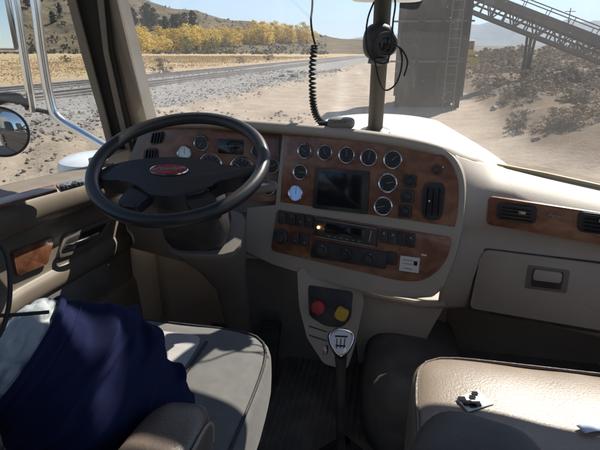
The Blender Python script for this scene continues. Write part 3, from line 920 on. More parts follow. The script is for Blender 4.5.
# yellow wheel loader behind the bin
lc = hit(464, 72, Vector((0, 0, 1.0)), Vector((0, 0, 1))); 
lc = hy(462, 74, 58.0); gz = height(lc.x, lc.y)
ld = thing('wheel_loader', 'dusty yellow wheel loader parked behind the dark bin', 'loader', (lc.x, lc.y, gz))
o0 = Vector((lc.x, lc.y, gz))
bm = BM(); box(bm, o0+Vector((0, .3, 1.25)), 1.9, 2.6, 1.0, None, .12); fin(bm, 'engine_body', 'loader_yellow', ld)
cbn = BM(); box(cbn, o0+Vector((0, -1.0, 2.1)), 1.5, 1.4, 1.5, None, .1); cab_o = fin(cbn, 'cab', 'loader_yellow', ld)
bm = BM(); box(bm, o0+Vector((0, -1.72, 2.3)), 1.2, .04, .8, None, .01); fin(bm, 'window', 'black_gloss', cab_o)
for x in (-1.05, 1.05):
    for y in (-1.4, 1.3):
        bm = BM(); c = o0+Vector((x, y, .68))
        lathe(bm, c, Vector((1, 0, 0)), [(0, -.25), (.5, -.25), (.68, -.15), (.7, 0), (.68, .15), (.5, .25), (0, .25)], 18)
        w_ = fin(bm, 'wheel', 'black_rubber', ld)
        bm = BM(); lathe(bm, c, Vector((1, 0, 0)), [(0, -.27), (.3, -.27), (.3, .27), (0, .27)], 14); fin(bm, 'rim', 'loader_yellow', w_)
bm = BM(); slab(bm, [o0+Vector((-1.25, y, z)) for y, z in ((-3.4, .15), (-2.6, .1), (-2.5, .9), (-2.9, 1.1), (-3.0, .5))], Vector((-1, 0, 0)), 2.5); fin(bm, 'bucket', 'loader_yellow', ld)
for x in (-.6, .6):
    bm = BM(); beam(bm, o0+Vector((x, -2.6, .6)), o0+Vector((x, -.6, 1.3)), .18); fin(bm, 'lift_arm', 'loader_yellow', ld)

def pole(u, vt, y, label, arm=True):
    p = hy(u, 50, y); p.z = height(p.x, p.y); topp = hy(u, vt, y)
    o = thing('utility_pole', label, 'pole', p, 'utility poles')
    bm = BM(); tube(bm, [p-Vector((0, 0, .3)), Vector((p.x, p.y, topp.z))], [.14, .09], 10); fin(bm, 'post', 'pole_wood', o)
    if arm:
        bm = BM(); beam(bm, Vector((p.x-1.1, p.y, topp.z-.7)), Vector((p.x+1.1, p.y, topp.z-.7)), .12); fin(bm, 'crossarm', 'pole_wood', o)
pole(563, 8, 120, 'thin wooden utility pole standing far beyond the conveyor')

# haze of the valley air
bm = BM(); box(bm, Vector((0, 6000, 640)), 44000, 46000, 1720)
hz_o = fin(bm, 'haze', None, None, False, kind='stuff')
m = bpy.data.materials.new('valley_haze'); m.use_nodes = True
m.node_tree.nodes.remove(m.node_tree.nodes['Principled BSDF'])
pv = m.node_tree.nodes.new('ShaderNodeVolumePrincipled')
pv.inputs['Color'].default_value = (0.66, 0.82, 1.0, 1); pv.inputs['Density'].default_value = 5e-5; pv.inputs['Anisotropy'].default_value = 0.2
m.node_tree.links.new(pv.outputs[0], m.node_tree.nodes['Material Output'].inputs['Volume'])
hz_o.data.materials.append(m)

# ------------------------------------------------------------------ truck: shell, pillars, glass, hood
XC = -0.06
FLOOR = -1.2
tc_ = thing('truck', 'white truck seen from inside its cab, long pale hood beyond the windshield', 'truck', W(XC, 0.4, FLOOR))
XL, XR = -1.02, 0.90
bm = BM(); box(bm, W(XC, 0.70, FLOOR-0.03), XR-XL, 2.2, 0.06); fin(bm, 'floor', 'carpet', tc_)
bm = BM(); box(bm, W(XC, 1.80, -0.87), XR-XL, 0.06, 0.70); fin(bm, 'firewall', 'grey_carpet', tc_)
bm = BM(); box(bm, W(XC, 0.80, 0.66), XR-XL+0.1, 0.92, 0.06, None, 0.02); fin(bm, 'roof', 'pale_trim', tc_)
for x in (XL-0.03,):
    bm = BM(); box(bm, W(x, -0.02, -0.27), 0.06, 0.35, 1.80); fin(bm, 'side_wall', 'beige_plastic', tc_)
bm = BM(); box(bm, W(XR+0.03, 0.94, -0.80), 0.06, 1.56, 0.80); fin(bm, 'passenger_side_panel', 'beige_plastic', tc_)
bm = BM(); box(bm, W(XL-.03, 1.66, -.80), .06, .34, .86); fin(bm, 'kick_side', 'beige_plastic', tc_)
bm = BM(); box(bm, W(XR+.03, 1.76, -.80), .06, .12, .80); fin(bm, 'kick_side', 'beige_plastic', tc_)
bm = BM(); beam(bm, W(XR+0.02, 0.155, 0.58), W(XR-0.02, 1.27, 0.58), 0.07, 0.09); fin(bm, 'roof_rail', 'pale_trim', tc_)
bm = BM(); beam(bm, W(XL-0.02, 0.155, 0.58), W(XL+0.10, 1.27, 0.58), 0.07, 0.09); fin(bm, 'roof_rail', 'pale_trim', tc_)
bm = BM(); tube(bm, spline([W(-0.88, 1.26, 0.58), W(XC-0.4, 1.31, 0.60), W(XC, 1.33, 0.61), W(XC+0.4, 1.29, 0.60), W(0.78, 1.19, 0.58)], 6), 0.05, 10); fin(bm, 'header', 'pale_trim', tc_)
bm = BM(); box(bm, W(-.62, -.45, -.27), .80, .05, 1.80); fin(bm, 'shade_panel', 'grey_plastic', tc_)  # unseen panel added behind the driver to darken the seat
# hood and cowl
rows = []
for j in range(25):
    s = j/24
    y = 1.88 + 2.05*s
    hw = 0.66 - 0.20*sm(0.0, 1.0, s) - 0.05*sm(.75, 1, s)
    zc = -0.405 - 0.045*s - 0.42*sm(0.80, 1.02, s)**2
    row = []
    for k in range(-12, 13):
        q = k/12.0
        a = abs(q)
        xx = hw*math.sin(q*PI/2)**1 if a < 1 else hw*q
        zz = zc - 0.055*a**2.2 - (0.55*max(0, (a-0.86)/0.14)**1.6)
        row.append(W(XC + hw*(q if a < .86 else math.copysign(.86+.14*math.sin((a-.86)/.14*PI/2)*0.8, q)), y, zz))
    rows.append(row)
bm = BM(); sheet(bm, rows); fin(bm, 'hood', 'hood_paint', tc_, True, 60, solid=0.01)
bm = BM(); box(bm, W(XC, 1.865, -0.66), 1.20, 0.06, 0.40); fin(bm, 'cowl', 'hood_paint', tc_)
# windshield, two panes meeting behind the centre post
WB = [W(-0.965, 1.665, -0.345), W(XC, 1.83, -0.315), W(0.86, 1.56, -0.415)]
WT = [W(-0.852, 1.28, 0.58), W(XC, 1.355, 0.58), W(0.75, 1.21, 0.58)]
for i in (0, 1):
    bm = BM()
    R2 = []
    for j in range(7):
        t = j/6
        a = WB[i].lerp(WT[i], t); b = WB[i+1].lerp(WT[i+1], t)
        R2.append([a.lerp(b, k/8) + Vector((0, 0.05*math.sin(PI*k/8), 0)) for k in range(9)])
    sheet(bm, R2); fin(bm, 'windshield_pane', 'windshield_glass', tc_)
# unseen visor flaps added along the windshield top, sized to shade the seats
for (x0, x1, ya, yb_) in ((-.83, -.10, 1.22, 1.27), (-.02, .80, 1.27, 1.16)):
    bm = BM(); n_ = Vector((0, -.85, -.5))
    slab(bm, [W(x0, ya, .56), W(x1, yb_, .56), W(x1, yb_+(.215 if x0 < -.5 else .185), .165 if x0 < -.5 else .222), W(x0, ya+(.215 if x0 < -.5 else .185), .165 if x0 < -.5 else .222)], Vector((0, -.88, -.48)), .02, .006); fin(bm, 'shade_visor', 'beige_plastic', tc_)
# pillars
pb, pd = W(-0.95, 1.63, -0.21), Vector((0.05, -0.17, 0.36))
def pill(name, e, outline, th, m, parent, lift=0.0, bev=0.006):
    n = pd.cross(e).normalized()
    if n.dot(CAM - pb) < 0: n = -n
    bm = BM(); slab(bm, [hit(u, v, pb + n*lift, n) for u, v in outline], n, th, bev)
    return fin(bm, name, m, parent)
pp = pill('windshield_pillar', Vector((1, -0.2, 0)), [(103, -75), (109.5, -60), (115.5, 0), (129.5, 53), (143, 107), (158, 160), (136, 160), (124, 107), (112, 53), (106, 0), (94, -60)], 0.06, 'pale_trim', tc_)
pill('pillar_seal', Vector((1, 0.25, 0)), [(75, -80), (97, -75), (107.5, 0), (113, 53), (125, 107), (138, 160), (118, 172), (102, 107), (89, 53), (75, 0), (60, -70)], 0.05, 'black_rubber', pp, 0.012)
pill('seal_bead', Vector((1, 0.25, 0)), [(91, -60), (95, -60), (103, 0), (108, 53), (120, 107), (131, 155), (127, 156), (115, 107), (103.5, 53), (97, 0)], 0.012, 'grey_plastic', pp, 0.024, 0.004)
bm = BM(); beam(bm, W(0.86, 1.58, -0.42), W(0.745, 1.20, 0.60), 0.11, 0.07); fin(bm, 'windshield_pillar', 'pale_trim', tc_)
# white air cleaner drum outside the door, mirror arms
ac = hy(99, 160, 2.25)
bm = BM(); lathe(bm, ac, Vector((0, 0, 1)), [(0, 0.035), (.10, .033), (.17, .024), (.20, .008), (.212, -.02), (.212, -.55), (.19, -.60), (0, -.60)], 40); fin(bm, 'air_cleaner', 'white_paint', tc_)
bm = BM(); lathe(bm, ac, Vector((0, 0, 1)), [(.2135, -.07), (.217, -.072), (.217, -.10), (.2135, -.102)], 40); fin(bm, 'clamp_band', 'chrome', tc_)
bm = BM(); tube(bm, spline([hy(6, -40, 1.64), hy(15, 0, 1.64), hy(23, 50, 1.64), hy(33, 112, 1.64)], 6), .0155, 14); fin(bm, 'mirror_arm', 'chrome', tc_)
bm = BM(); tube(bm, spline([hy(28, -40, 1.66), hy(35, 0, 1.66), hy(42, 55, 1.66), hy(50, 100, 1.66), hy(58, 118, 1.66), hy(85, 135, 1.67), hy(125, 158, 1.68)], 7), .018, 14); fin(bm, 'mirror_arm', 'chrome', tc_)
bm = BM(); tube(bm, [hy(26, 108, 1.65), hy(38, 110, 1.655), hy(56, 114, 1.66)], .009, 10); fin(bm, 'mirror_crossbar', 'black_plastic', tc_)

# mirrors
mn = Vector((0.27, -0.96, 0.0)).normalized()
mc = hy(-17, 3, 1.60)
mt = thing('wing_mirror', 'tall rectangular wing mirror hung between chrome tubes outside the door', 'mirror', mc)
u_, v_, n_ = frame_of(mn)
bm = BM(); box(bm, mc - n_*0.03, .18, .33, .06, (u_, v_, n_), .015); fin(bm, 'housing', 'chrome', mt)
bm = BM(); box(bm, mc + n_*0.004, .158, .305, .006, (u_, v_, n_)); fin(bm, 'mirror_glass', 'mirror_glass', mt)
cc = hy(2, 132, 1.58)
mt = thing('convex_mirror', 'round convex mirror with black rim below the wing mirror', 'mirror', cc)
mn2 = Vector((0.50, -0.86, 0.02)).normalized()
bm = BM(); lathe(bm, cc, mn2, [(0, -.05), (.05, -.05), (.085, -.015), (.099, .0), (.099, .010), (.092, .012)], 36); fin(bm, 'housing', 'black_plastic', mt)
bm = BM(); lathe(bm, cc, mn2, [(.094, .008), (.07, .017), (.04, .023), (0, .026)], 36); fin(bm, 'mirror_glass', 'mirror_glass', mt)
bm = BM(); tube(bm, spline([hy(-8, 102, 1.60), hy(8, 97, 1.60), hy(22, 101, 1.62), hy(34, 110, 1.65)], 6), [.022]*12 + [.016]*7, 12); fin(bm, 'bracket', 'black_plastic', mt)

# ------------------------------------------------------------------ driver's door
dr = thing('door', 'beige inner door with dusty sill, wood inlay and chrome handle beside the wheel', 'door', W(-0.98, 0.8, FLOOR))
prof = [(-1.045, -.50), (-1.045, -.352), (-.985, -.345), (-.95, -.350), (-.925, -.366), (-.915, -.392), (-.922, -.425), (-.945, -.450), (-.972, -.460), (-.974, -.53), (-.972, -.600), (-.966, -.612), (-.955, -.628), (-.953, -.655), (-.962, -.675), (-.968, -.685), (-.972, -.80), (-.960, -.84), (-.955, -1.05), (-.985, -1.18)]
pv_ = spline([Vector((a, 0, b)) for a, b in prof], 4)
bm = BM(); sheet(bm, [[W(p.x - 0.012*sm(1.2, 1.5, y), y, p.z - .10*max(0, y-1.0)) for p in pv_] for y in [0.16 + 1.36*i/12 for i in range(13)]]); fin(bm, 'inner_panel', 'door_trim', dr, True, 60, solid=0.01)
for nm, outl, x, m, th in (('wood_inlay', rpoly([(13, 252), (55, 236), (48, 264), (18, 276)], 3), -.963, 'burl_wood', .012),
                           ('handle_bezel', rpoly([(57, 259), (65, 235), (113, 217), (104, 235), (80, 252)], 4), -.966, 'grey_plastic', .01),
                           ('handle_cup', rpoly([(62, 252), (68, 239), (108, 222), (101, 233), (80, 247)], 3), -.963, 'black_plastic', .008)):
    bm = BM(); slab(bm, [hx(a[0], a[1], x) for a in outl], Vector((1, 0, 0)), th, .002); fin(bm, nm, m, dr)
bm = BM(); tube(bm, spline([hx(64, 246, -.955), hx(76, 243, -.935), hx(88, 238.5, -.93), hx(98, 233.5, -.945)], 6), [.006+.004*math.sin(PI*i/18) for i in range(19)], 12, flat=.7); fin(bm, 'handle', 'chrome', dr)
bm = BM(); slab(bm, [hz(a, b, -.340) for a, b in ((-6, 199), (54, 184), (57, 189), (-6, 206))], Vector((0, 0, 1)), .008, .002); fin(bm, 'sill_inlay', 'burl_wood', dr)
bm = BM(); slab(bm, [hz(a, b, -.339) for a, b in rpoly([(55, 183.5), (84, 176.5), (87, 181), (60, 188.5)], 1)], Vector((0, 0, 1)), .01, .002); sw = fin(bm, 'switch_plate', 'grey_plastic', dr)
for k in range(4):
    u0 = 59 + 6.4*k; v0 = 184.5 - 1.55*k
    bm = BM(); slab(bm, [hz(a, b, -.334) for a, b in rpoly([(u0, v0), (u0+4.4, v0-1.0), (u0+5.6, v0+1.6), (u0+1.2, v0+2.7)], .6)], Vector((0, 0, 1)), .008, .0015); fin(bm, 'window_switch', 'chrome' if k % 2 else 'black_plastic', sw)
bm = BM(); sheet(bm, [[W(-1.035, .16, -.40), W(-1.035, 1.60, -.40)], [W(-1.0, .16, .2), W(-1.0, 1.47, .2)], [W(-.97, .16, .58), W(-.97, 1.30, .58)]]); fin(bm, 'window_pane', 'window_glass', dr)
pill('window_frame', Vector((1, 0.4, 0)), [(60, -70), (67, 0), (81, 53), (97, 107), (112, 166), (119, 166), (103, 107), (89, 53), (75, 0), (66, -70)], 0.03, 'pale_trim', dr, 0.02)
bm = BM(); slab(bm, [hx(a, b, -.962) for a, b in rpoly([(30, 300), (108, 262), (112, 285), (60, 318)], 4)], Vector((1, 0, 0)), .01, .004); fin(bm, 'map_pocket', 'grey_plastic', dr)

# ------------------------------------------------------------------ dashboard
db = thing('dashboard', 'beige dashboard with burl wood panels, chrome ringed gauges and glove box', 'dashboard', W(XC, 1.5, FLOOR))
# planes of the fascia
CA16 = R_(16); LEAN = R_(10)
CPp = W(-0.27, 1.464, -0.30)
nh = Vector((-math.sin(CA16), -math.cos(CA16), 0))
CPn = (nh*math.cos(LEAN) + Vector((0, 0, 1))*math.sin(LEAN)).normalized()
DPp = W(-0.6, 1.525, -0.30); DPn = Vector((0.05, -math.cos(R_(12)), math.sin(R_(12)))).normalized()
def cp(u, v, l=0.0): return hit(u, v, CPp + CPn*l, CPn)
def dp(u, v, l=0.0): return hit(u, v, DPp + DPn*l, DPn)
# top pad
brow = [W(-.95, 1.57, -.285), W(-.88, 1.52, -.245), W(-.78, 1.495, -.222), W(-.62, 1.487, -.215), W(-.40, 1.468, -.219), W(-.2, 1.437, -.225), (W(0, 1.383, -.234)), W(.12, 1.348, -.248), W(.165, 1.352, -.262), W(.205, 1.40, -.286), W(.26, 1.45, -.311), W(.333, 1.50, -.334), W(.594, 1.40, -.366), W(.88, 1.26, -.392)]
bs_ = spline(brow, 4)
def base_at(x):
    t = (x - WB[0].x)/(WB[1].x - WB[0].x)
    if x <= WB[1].x: return WB[0].lerp(WB[1], t)
    return WB[1].lerp(WB[2], (x - WB[1].x)/(WB[2].x - WB[1].x))
rows = [[], [], [], [], [], [], []]
for p in bs_:
    q = base_at(p.x); 
    dirf = Vector((0, 1, 0))
    rows[0].append(p + Vector((0, .012, -.035))); rows[1].append(p + Vector((0, 0.0, -.016))); rows[2].append(p + Vector((0, .006, -.003))); rows[3].append(p + Vector((0, .022, .003 - .03*sm(.27, .38, p.x))))
    for j, t in enumerate((0.35, 0.7, 1.0)):
        m_ = p.lerp(q, t); m_.z = p.z*(1-t)+q.z*t + .012*math.sin(PI*t) - .07*sm(.27, .38, p.x)*(1-.3*t); rows[4+j].append(m_)
bm = BM(); sheet(bm, rows); fin(bm, 'top_pad', 'beige_plastic', db, True, 60, solid=0.006)
# driver's panel
bm = BM(); slab(bm, [dp(u, v, -.008) for u, v in [(128, 200), (128, 160), (140, 132), (160, 122), (220, 120), (284, 124), (284, 212), (240, 212), (190, 212)]], DPn, .05, .004); fin(bm, 'cluster_surround', 'grey_plastic', db)
dpo = [(139, 190), (138, 160), (146, 139), (160, 129), (220, 126.5), (279, 129), (279.5, 204), (240, 199), (190, 199)]
bm = BM(); slab(bm, [dp(u, v) for u, v in rpoly(dpo, 4)], DPn, .03, .003); fin(bm, 'wood_panel', 'burl_wood', db)
# centre fascia
fo = [(281, 127), (300, 128), (350, 131), (400, 136.5), (428, 142), (448, 152), (459.5, 166), (464.5, 186), (463.5, 215), (458, 246), (450, 270), (441, 290), (430, 298), (412, 299.5), (385, 296), (340, 285), (272, 264), (243, 253), (246, 205), (278, 208)]
fs = spline([Vector((u, v, 0)) for u, v in fo[:13]], 4) + [Vector((u, v, 0)) for u, v in fo[13:]]
bm = BM(); slab(bm, [cp(p.x, p.y, -.004) for p in fs], CPn, .06, .010, 3); fin(bm, 'center_fascia', 'beige_plastic', db)
uo = [(284, 132), (330, 134), (380, 138.5), (415, 144), (440, 153), (453, 167), (458.5, 186), (457.5, 212), (454.5, 227), (280, 202)]
us_ = spline([Vector((u, v, 0)) for u, v in uo[:9]], 4)
bm = BM(); slab(bm, [cp(p.x, p.y) for p in us_ + [Vector((280, 202, 0))]], CPn, .03, .003); fin(bm, 'wood_panel', 'burl_wood', db)
lo = [(277, 209.5), (452, 237.5), (448.5, 256), (438, 272), (421, 281.5), (400, 281), (313, 260.5), (270.5, 250.5)]
bm = BM(); slab(bm, [cp(u, v) for u, v in rpoly(lo, [3, 4, 8, 10, 8, 20, 30, 4])], CPn, .03, .003); fin(bm, 'wood_panel', 'burl_wood', db)
# passenger fascia with glove box
def yb(x): return 1.365 - .3*(x-.30) if x > .30 else 1.335 + (x-.205)*.316
def lip(x):
    for a, b in zip(brow[8:], brow[9:]):
        if a.x <= x <= b.x:
            return a.lerp(b, (x-a.x)/(b.x-a.x))
    return brow[-1]
cols = [.19, .205, .225, .25, .28, .31, .36, .42, .5, .6, .7, .8, .88]
zs = [(-.40, 0.0), (-.485, 0.0), (-.496, .010), (-.545, .016), (-.556, .012), (-.70, .022), (-.775, .035), (-.80, .06), (-.815, .14), (-.82, .30)]
R3 = []
for x in cols:
    l = lip(max(.19, x)); f0 = yb(x)
    lz = l.z - CAMZ
    row = [l + Vector((0, .015, -.004)), l + Vector((0, -.004, -.008)), W(x, l.y*.55+f0*.45 - .008, lz*.70 + -.40*.30 - .006), W(x, l.y*.22 + f0*.78 - .004, lz*.35 - .40*.65)]
    for z, o_ in zs: row.append(W(x, f0 + o_, z))
    R3.append(row)
bm = BM(); sheet(bm, R3); pf = fin(bm, 'passenger_fascia', 'beige_plastic', db, True, 50, solid=0.008)
PNn = Vector((-math.sin(math.atan(.3)), -math.cos(math.atan(.3)), 0))
PNp = W(.30, 1.365, -.44)
def pn(u, v, l=0.0): return hit(u, v, PNp + PNn*l, PNn)
bm = BM(); slab(bm, [pn(u, v, .010) for u, v in rpoly([(489, 196.5), (640, 219), (640, 252), (486.5, 224.5)], 4)], PNn, .02, .003); fin(bm, 'wood_panel', 'burl_wood', db)
bm = BM(); slab(bm, [hit(u, v, W(.333, 1.515, -.33), Vector((.36, .93, 0)).normalized()) for u, v in ((496, 163.5), (545, 172.8), (640, 193.5), (640, 199.5), (545, 178.6), (500, 169.5))], Vector((-.36, -.93, 0)), .012, .002); fin(bm, 'defrost_strip', 'yellow_strip', db)
gb_o = rpoly([(482, 249.5), (660, 272), (656, 340), (469.5, 308)], [9, 6, 6, 4])
gn = (PNn*math.cos(R_(5)) + Vector((0, 0, -1))*math.sin(R_(5)) * -1).normalized()
bm = BM(); slab(bm, [pn(u, v, -.010) for u, v in rpoly([(479.5, 247.3), (662, 270), (658, 344), (466.5, 310.5)], [10, 6, 6, 4])], PNn, .012); fin(bm, 'glove_box_seam', 'black_plastic', db)
bm = BM(); slab(bm, [pn(u, v, -.004) for u, v in gb_o], PNn, .02, .005); gb = fin(bm, 'glove_box', 'beige_plastic', db)
bm = BM(); slab(bm, [pn(u, v, -.002) for u, v in rpoly([(528, 265), (570, 270.5), (566.5, 293.5), (524, 288)], 2)], PNn, .008, .001); fin(bm, 'latch_plate', 'grey_plastic', gb)
bm = BM(); slab(bm, [pn(u, v, .002) for u, v in rpoly([(533.5, 269), (564, 273), (561, 290), (530.5, 286)], 2.5)], PNn, .006, .001); fin(bm, 'latch_recess', 'black_plastic', gb)
bm = BM(); slab(bm, [pn(u, v, .008) for u, v in rpoly([(534.5, 269.8), (562.5, 273.5), (560.8, 283.5), (532.5, 280)], 2.5)], PNn, .008, .002); fin(bm, 'latch', 'beige_plastic', gb)

def gauge(u, v, r, pt, n, needle=210, facem='gauge_face', parent=db):
    c = pt(u, v, .003)
    rr = r * (c-CAM).dot(F) / FPX
    bm = BM(); lathe(bm, c, n, [(0, .0), (rr*.93, .0), (rr*.93, -.02)], 32); g_ = fin(bm, 'gauge', facem, parent)
    bm = BM(); lathe(bm, c, n, [(rr*.77, .0015), (rr*.82, .006), (rr*.92, .0085), (rr, .006), (rr*1.03, 0), (rr*1.03, -.004)], 36); fin(bm, 'bezel', 'chrome', g_)
    uu, vv, nn = frame_of(n)
    bm = BM()
    for k in range(11):
        a = R_(225 - 27*k); d = uu*math.cos(a) + vv*math.sin(a)
        beam(bm, c + d*rr*.60 + nn*.0009, c + d*rr*.74 + nn*.0009, rr*(.06 if k % 5 == 0 else .03), .0006, nn)
    fin(bm, 'dial_marks', 'dial_white', g_, False, kind='stuff')
    a = R_(needle); d = uu*math.cos(a) + vv*math.sin(a)
    bm = BM(); beam(bm, c - d*rr*.15 + nn*.0022, c + d*rr*.62 + nn*.0022, rr*.07, .001, nn); fin(bm, 'needle', 'dial_white', g_, False)
    return g_
for (u, v, r, nd) in ((305, 151, 7.8, 150), (325.4, 152.6, 8.2, 120), (347, 155, 8.8, 100), (369, 157.4, 9.1, 80), (393, 159.6, 9.7, 45), (388, 183, 9.9, 20), (383.4, 206.2, 9.8, 200), (300.6, 172, 8.1, 0)):
    gauge(u, v, r, cp, CPn, nd)
gauge(296, 193, 8.2, cp, CPn, 90, 'lcd_blue')
for (u, v, r, nd, fm) in ((184.5, 153, 7.6, 90, 'dial_reflection'), (201.5, 143.2, 7.9, 230, 'gauge_face'), (211, 165, 12.0, 200, 'gauge_face'), (242, 169, 12.6, 140, 'gauge_face'), (259, 151, 8.4, 60, 'gauge_face'), (272, 166, 8.0, 30, 'gauge_face'), (268, 187.5, 8.4, 100, 'gauge_face')):
    gauge(u, v, r, dp, DPn, nd, fm)
# driver's display and end vents
bm = BM(); slab(bm, [dp(u, v, .004) for u, v in rpoly([(218, 138.5), (243.5, 140), (243, 155), (217.5, 153)], 1.5)], DPn, .01, .001); ds = fin(bm, 'message_display', 'black_gloss', db)
bm = BM()
for k in range(5):
    u0 = 222 + 3.6*k; a, b = dp(u0, 146, .0056), dp(u0+2.4, 146.2, .0056); beam(bm, a, b, .0012, .008, DPn)
fin(bm, 'display_digits', 'steel_worn', ds, False, kind='stuff')
def vent(outl, pt, n, nl, horiz=True, name='air_vent', ex=0.0):
    bm = BM(); slab(bm, [pt(u, v, .006+ex) for u, v in outl], n, .02, .003); vo_ = fin(bm, name, 'black_plastic', db)
    us2 = [p[0] for p in outl]; vs2 = [p[1] for p in outl]
    u0, u1, v0, v1 = min(us2), max(us2), min(vs2), max(vs2)
    sl = 0.13 if u0 > 400 and horiz else 0.0
    for k in range(nl):
        t = (k+1)/(nl+1)
        if horiz:
            vv = v0 + (v1-v0)*t
            a, b = pt(u0+(u1-u0)*.14, vv - sl*(u1-u0)*.36, .009+ex), pt(u1-(u1-u0)*.14, vv + sl*(u1-u0)*.36, .009+ex)
        else:
            uu = u0 + (u1-u0)*t
            a, b = pt(uu+1, v0+(v1-v0)*.14, .009), pt(uu-1, v1-(v1-v0)*.14, .009)
        bm = BM(); beam(bm, a, b, .0022, .012, n); fin(bm, 'louver', 'black_gloss', vo_, False)
    return vo_
vent(rpoly([(149, 140), (154, 133), (163, 131), (164, 135), (161, 143), (151, 145)], 2), dp, DPn, 4, False)
vent(rpoly([(143.5, 151), (148, 148), (157, 148.5), (158, 162), (143, 164)], 2), dp, DPn, 4, False)
vent(rpoly([(423, 186), (429, 182), (443, 183.5), (445, 190), (442, 216), (437, 221), (424, 219), (421, 211)], 4), cp, CPn, 3, False)
bm = BM(); c = cp(429.5, 201, .012); lathe(bm, c, CPn, [(0, .004), (.003, .003), (.004, 0)], 12); fin(bm, 'vent_glint', 'chrome', db)  # chrome bead added as the glint on the oval vent
v1 = vent(rpoly([(497.5, 202), (537.5, 206.5), (535.5, 224.5), (496, 219.5)], 6), pn, PNn, 5, True, 'air_vent', .010)
v2 = vent(rpoly([(578.5, 211.5), (622, 217), (620, 237), (577, 231.5)], 6), pn, PNn, 5, True, 'air_vent', .010)
for vo_, (u, v) in ((v1, (522, 212.6)), (v2, (603, 221))):
    bm = BM(); box(bm, pn(u, v, .022), .020, .010, .008, frame_of(PNn), .002); fin(bm, 'vent_tab', 'steel_worn', vo_)
lettering('lettering', 'Peterbilt', pn(559.5, 216.5, .0105), PNn, .0165, 'script_pale', db, .35)
# navigation screen
bm = BM(); slab(bm, [cp(u, v, .005) for u, v in rpoly([(315, 167.5), (369.5, 171.5), (367, 214.5), (312, 208)], 2)], CPn, .015, .002); scn = fin(bm, 'screen', 'black_plastic', db)
bm = BM(); slab(bm, [cp(u, v, .0062) for u, v in rpoly([(319, 171.5), (365.5, 175), (363.5, 210), (316.5, 204.5)], 1)], CPn, .004, .0005); fin(bm, 'screen_glass', 'black_gloss', scn)
# switch column, socket
for (u, v) in ((410, 181), (407.6, 196.4), (405.2, 211.4)):
    bm = BM(); slab(bm, [cp(u+a, v+b, .006) for a, b in rpoly([(-6.5, -6.5), (6.5, -5.5), (6, 6.8), (-7, 6)], 1.5)], CPn, .012, .002); s_ = fin(bm, 'switch', 'black_plastic', db)
    bm = BM(); lathe(bm, cp(u, v, .006), CPn, [(.012, 0), (.011, .008), (.008, .011), (0, .011)], 16); fin(bm, 'knob', 'black_plastic', s_)
bm = BM(); lathe(bm, cp(437, 170, .002), CPn, [(.014, 0), (.013, .004), (.009, .005), (.008, -.006), (0, -.006)], 20); fin(bm, 'power_socket', 'black_plastic', db)
bm = BM(); lathe(bm, cp(443, 167, .002), CPn, [(.003, 0), (.002, .003), (0, .004)], 10); fin(bm, 'indicator_stud', 'chrome', db)
# lower controls
def button(u, v, w, h, m='black_plastic', lift=.006, name='switch', mark=None):
    sl = 0.165
    bm = BM(); slab(bm, [cp(u+a, v+b + sl*a, lift) for a, b in rpoly([(-w, -h), (w, -h), (w-.4, h), (-w-.4, h)], min(w, h)*.3)], CPn, .012, .0015); s_ = fin(bm, name, m, db)
    if mark:
        bm = BM(); box(bm, cp(u, v+mark, lift+.001), .006, .006, .0012, frame_of(CPn)); fin(bm, 'symbol', 'steel_worn', s_, False)
for i, (u, v) in enumerate(((282, 217.5), (291.5, 219), (300.5, 220.5), (309, 222))): button(u, v, 3.9, 6.2, mark=(-2.5 if i != 2 else 1.5))
for (u, v) in ((295, 238.5), (304.5, 240)): button(u, v, 4.0, 6.0, mark=2.5)
bm = BM(); c = cp(281, 236.5, .003); lathe(bm, c, CPn, [(.027, 0), (.027, .006), (.020, .010), (.018, .022), (.015, .025), (0, .025)], 24); fin(bm, 'rotary_knob', 'black_plastic', db)
ro = rpoly([(315, 217.5), (378, 228), (376, 248), (313, 236.5)], 1.5)
bm = BM(); slab(bm, [cp(u, v, .008) for u, v in ro], CPn, .03, .002); rad = fin(bm, 'radio', 'black_plastic', db)
bm = BM(); slab(bm, [cp(u, v, .0095) for u, v in rpoly([(326, 223), (365, 229.6), (364, 239.5), (325, 232.5)], 1)], CPn, .004, .0005); fin(bm, 'radio_display', 'black_gloss', rad)
for (a, b) in (((316, 218.6), (377, 228.8)), ((314, 236), (375.5, 247))):
    bm = BM(); beam(bm, cp(a[0], a[1], .009), cp(b[0], b[1], .009), .0022, .002, CPn); fin(bm, 'trim_bar', 'steel_worn', rad)
bm = BM(); lathe(bm, cp(318.5, 227.3, .009), CPn, [(.0045, 0), (.004, .003), (0, .004)], 12); fin(bm, 'pilot_lamp', 'lamp_amber', rad)
bm = BM(); lathe(bm, cp(324, 228.5, .009), CPn, [(.006, 0), (.0055, .008), (0, .009)], 14); fin(bm, 'volume_knob', 'steel_worn', rad)
bm = BM(); beam(bm, cp(371.5, 230.5, .0095), cp(369.2, 241.5, .0095), .003, .003, CPn); fin(bm, 'cassette_edge', 'script_pale', rad)
for k in range(6):
    bm = BM(); box(bm, cp(329+6*k, 236.2+1.05*k, .0095), .011, .005, .004, frame_of(CPn), .001); fin(bm, 'button', 'grey_plastic', rad)
bm = BM(); slab(bm, [cp(u, v, .006) for u, v in rpoly([(313, 240), (387, 252.5), (385, 269.5), (310, 257)], 2)], CPn, .02, .002); hv = fin(bm, 'heater_panel', 'black_plastic', db)
for (u, v) in ((322, 250), (346, 254), (370, 258.5)):
    bm = BM(); lathe(bm, cp(u, v, .007), CPn, [(.021, 0), (.020, .004), (.013, .006), (.012, .018), (0, .019)], 20); kn = fin(bm, 'heater_knob', 'black_plastic', hv)
    bm = BM(); box(bm, cp(u+.5, v-4.2, .013), .0025, .007, .006, frame_of(CPn)); fin(bm, 'pointer', 'steel_worn', kn, False)
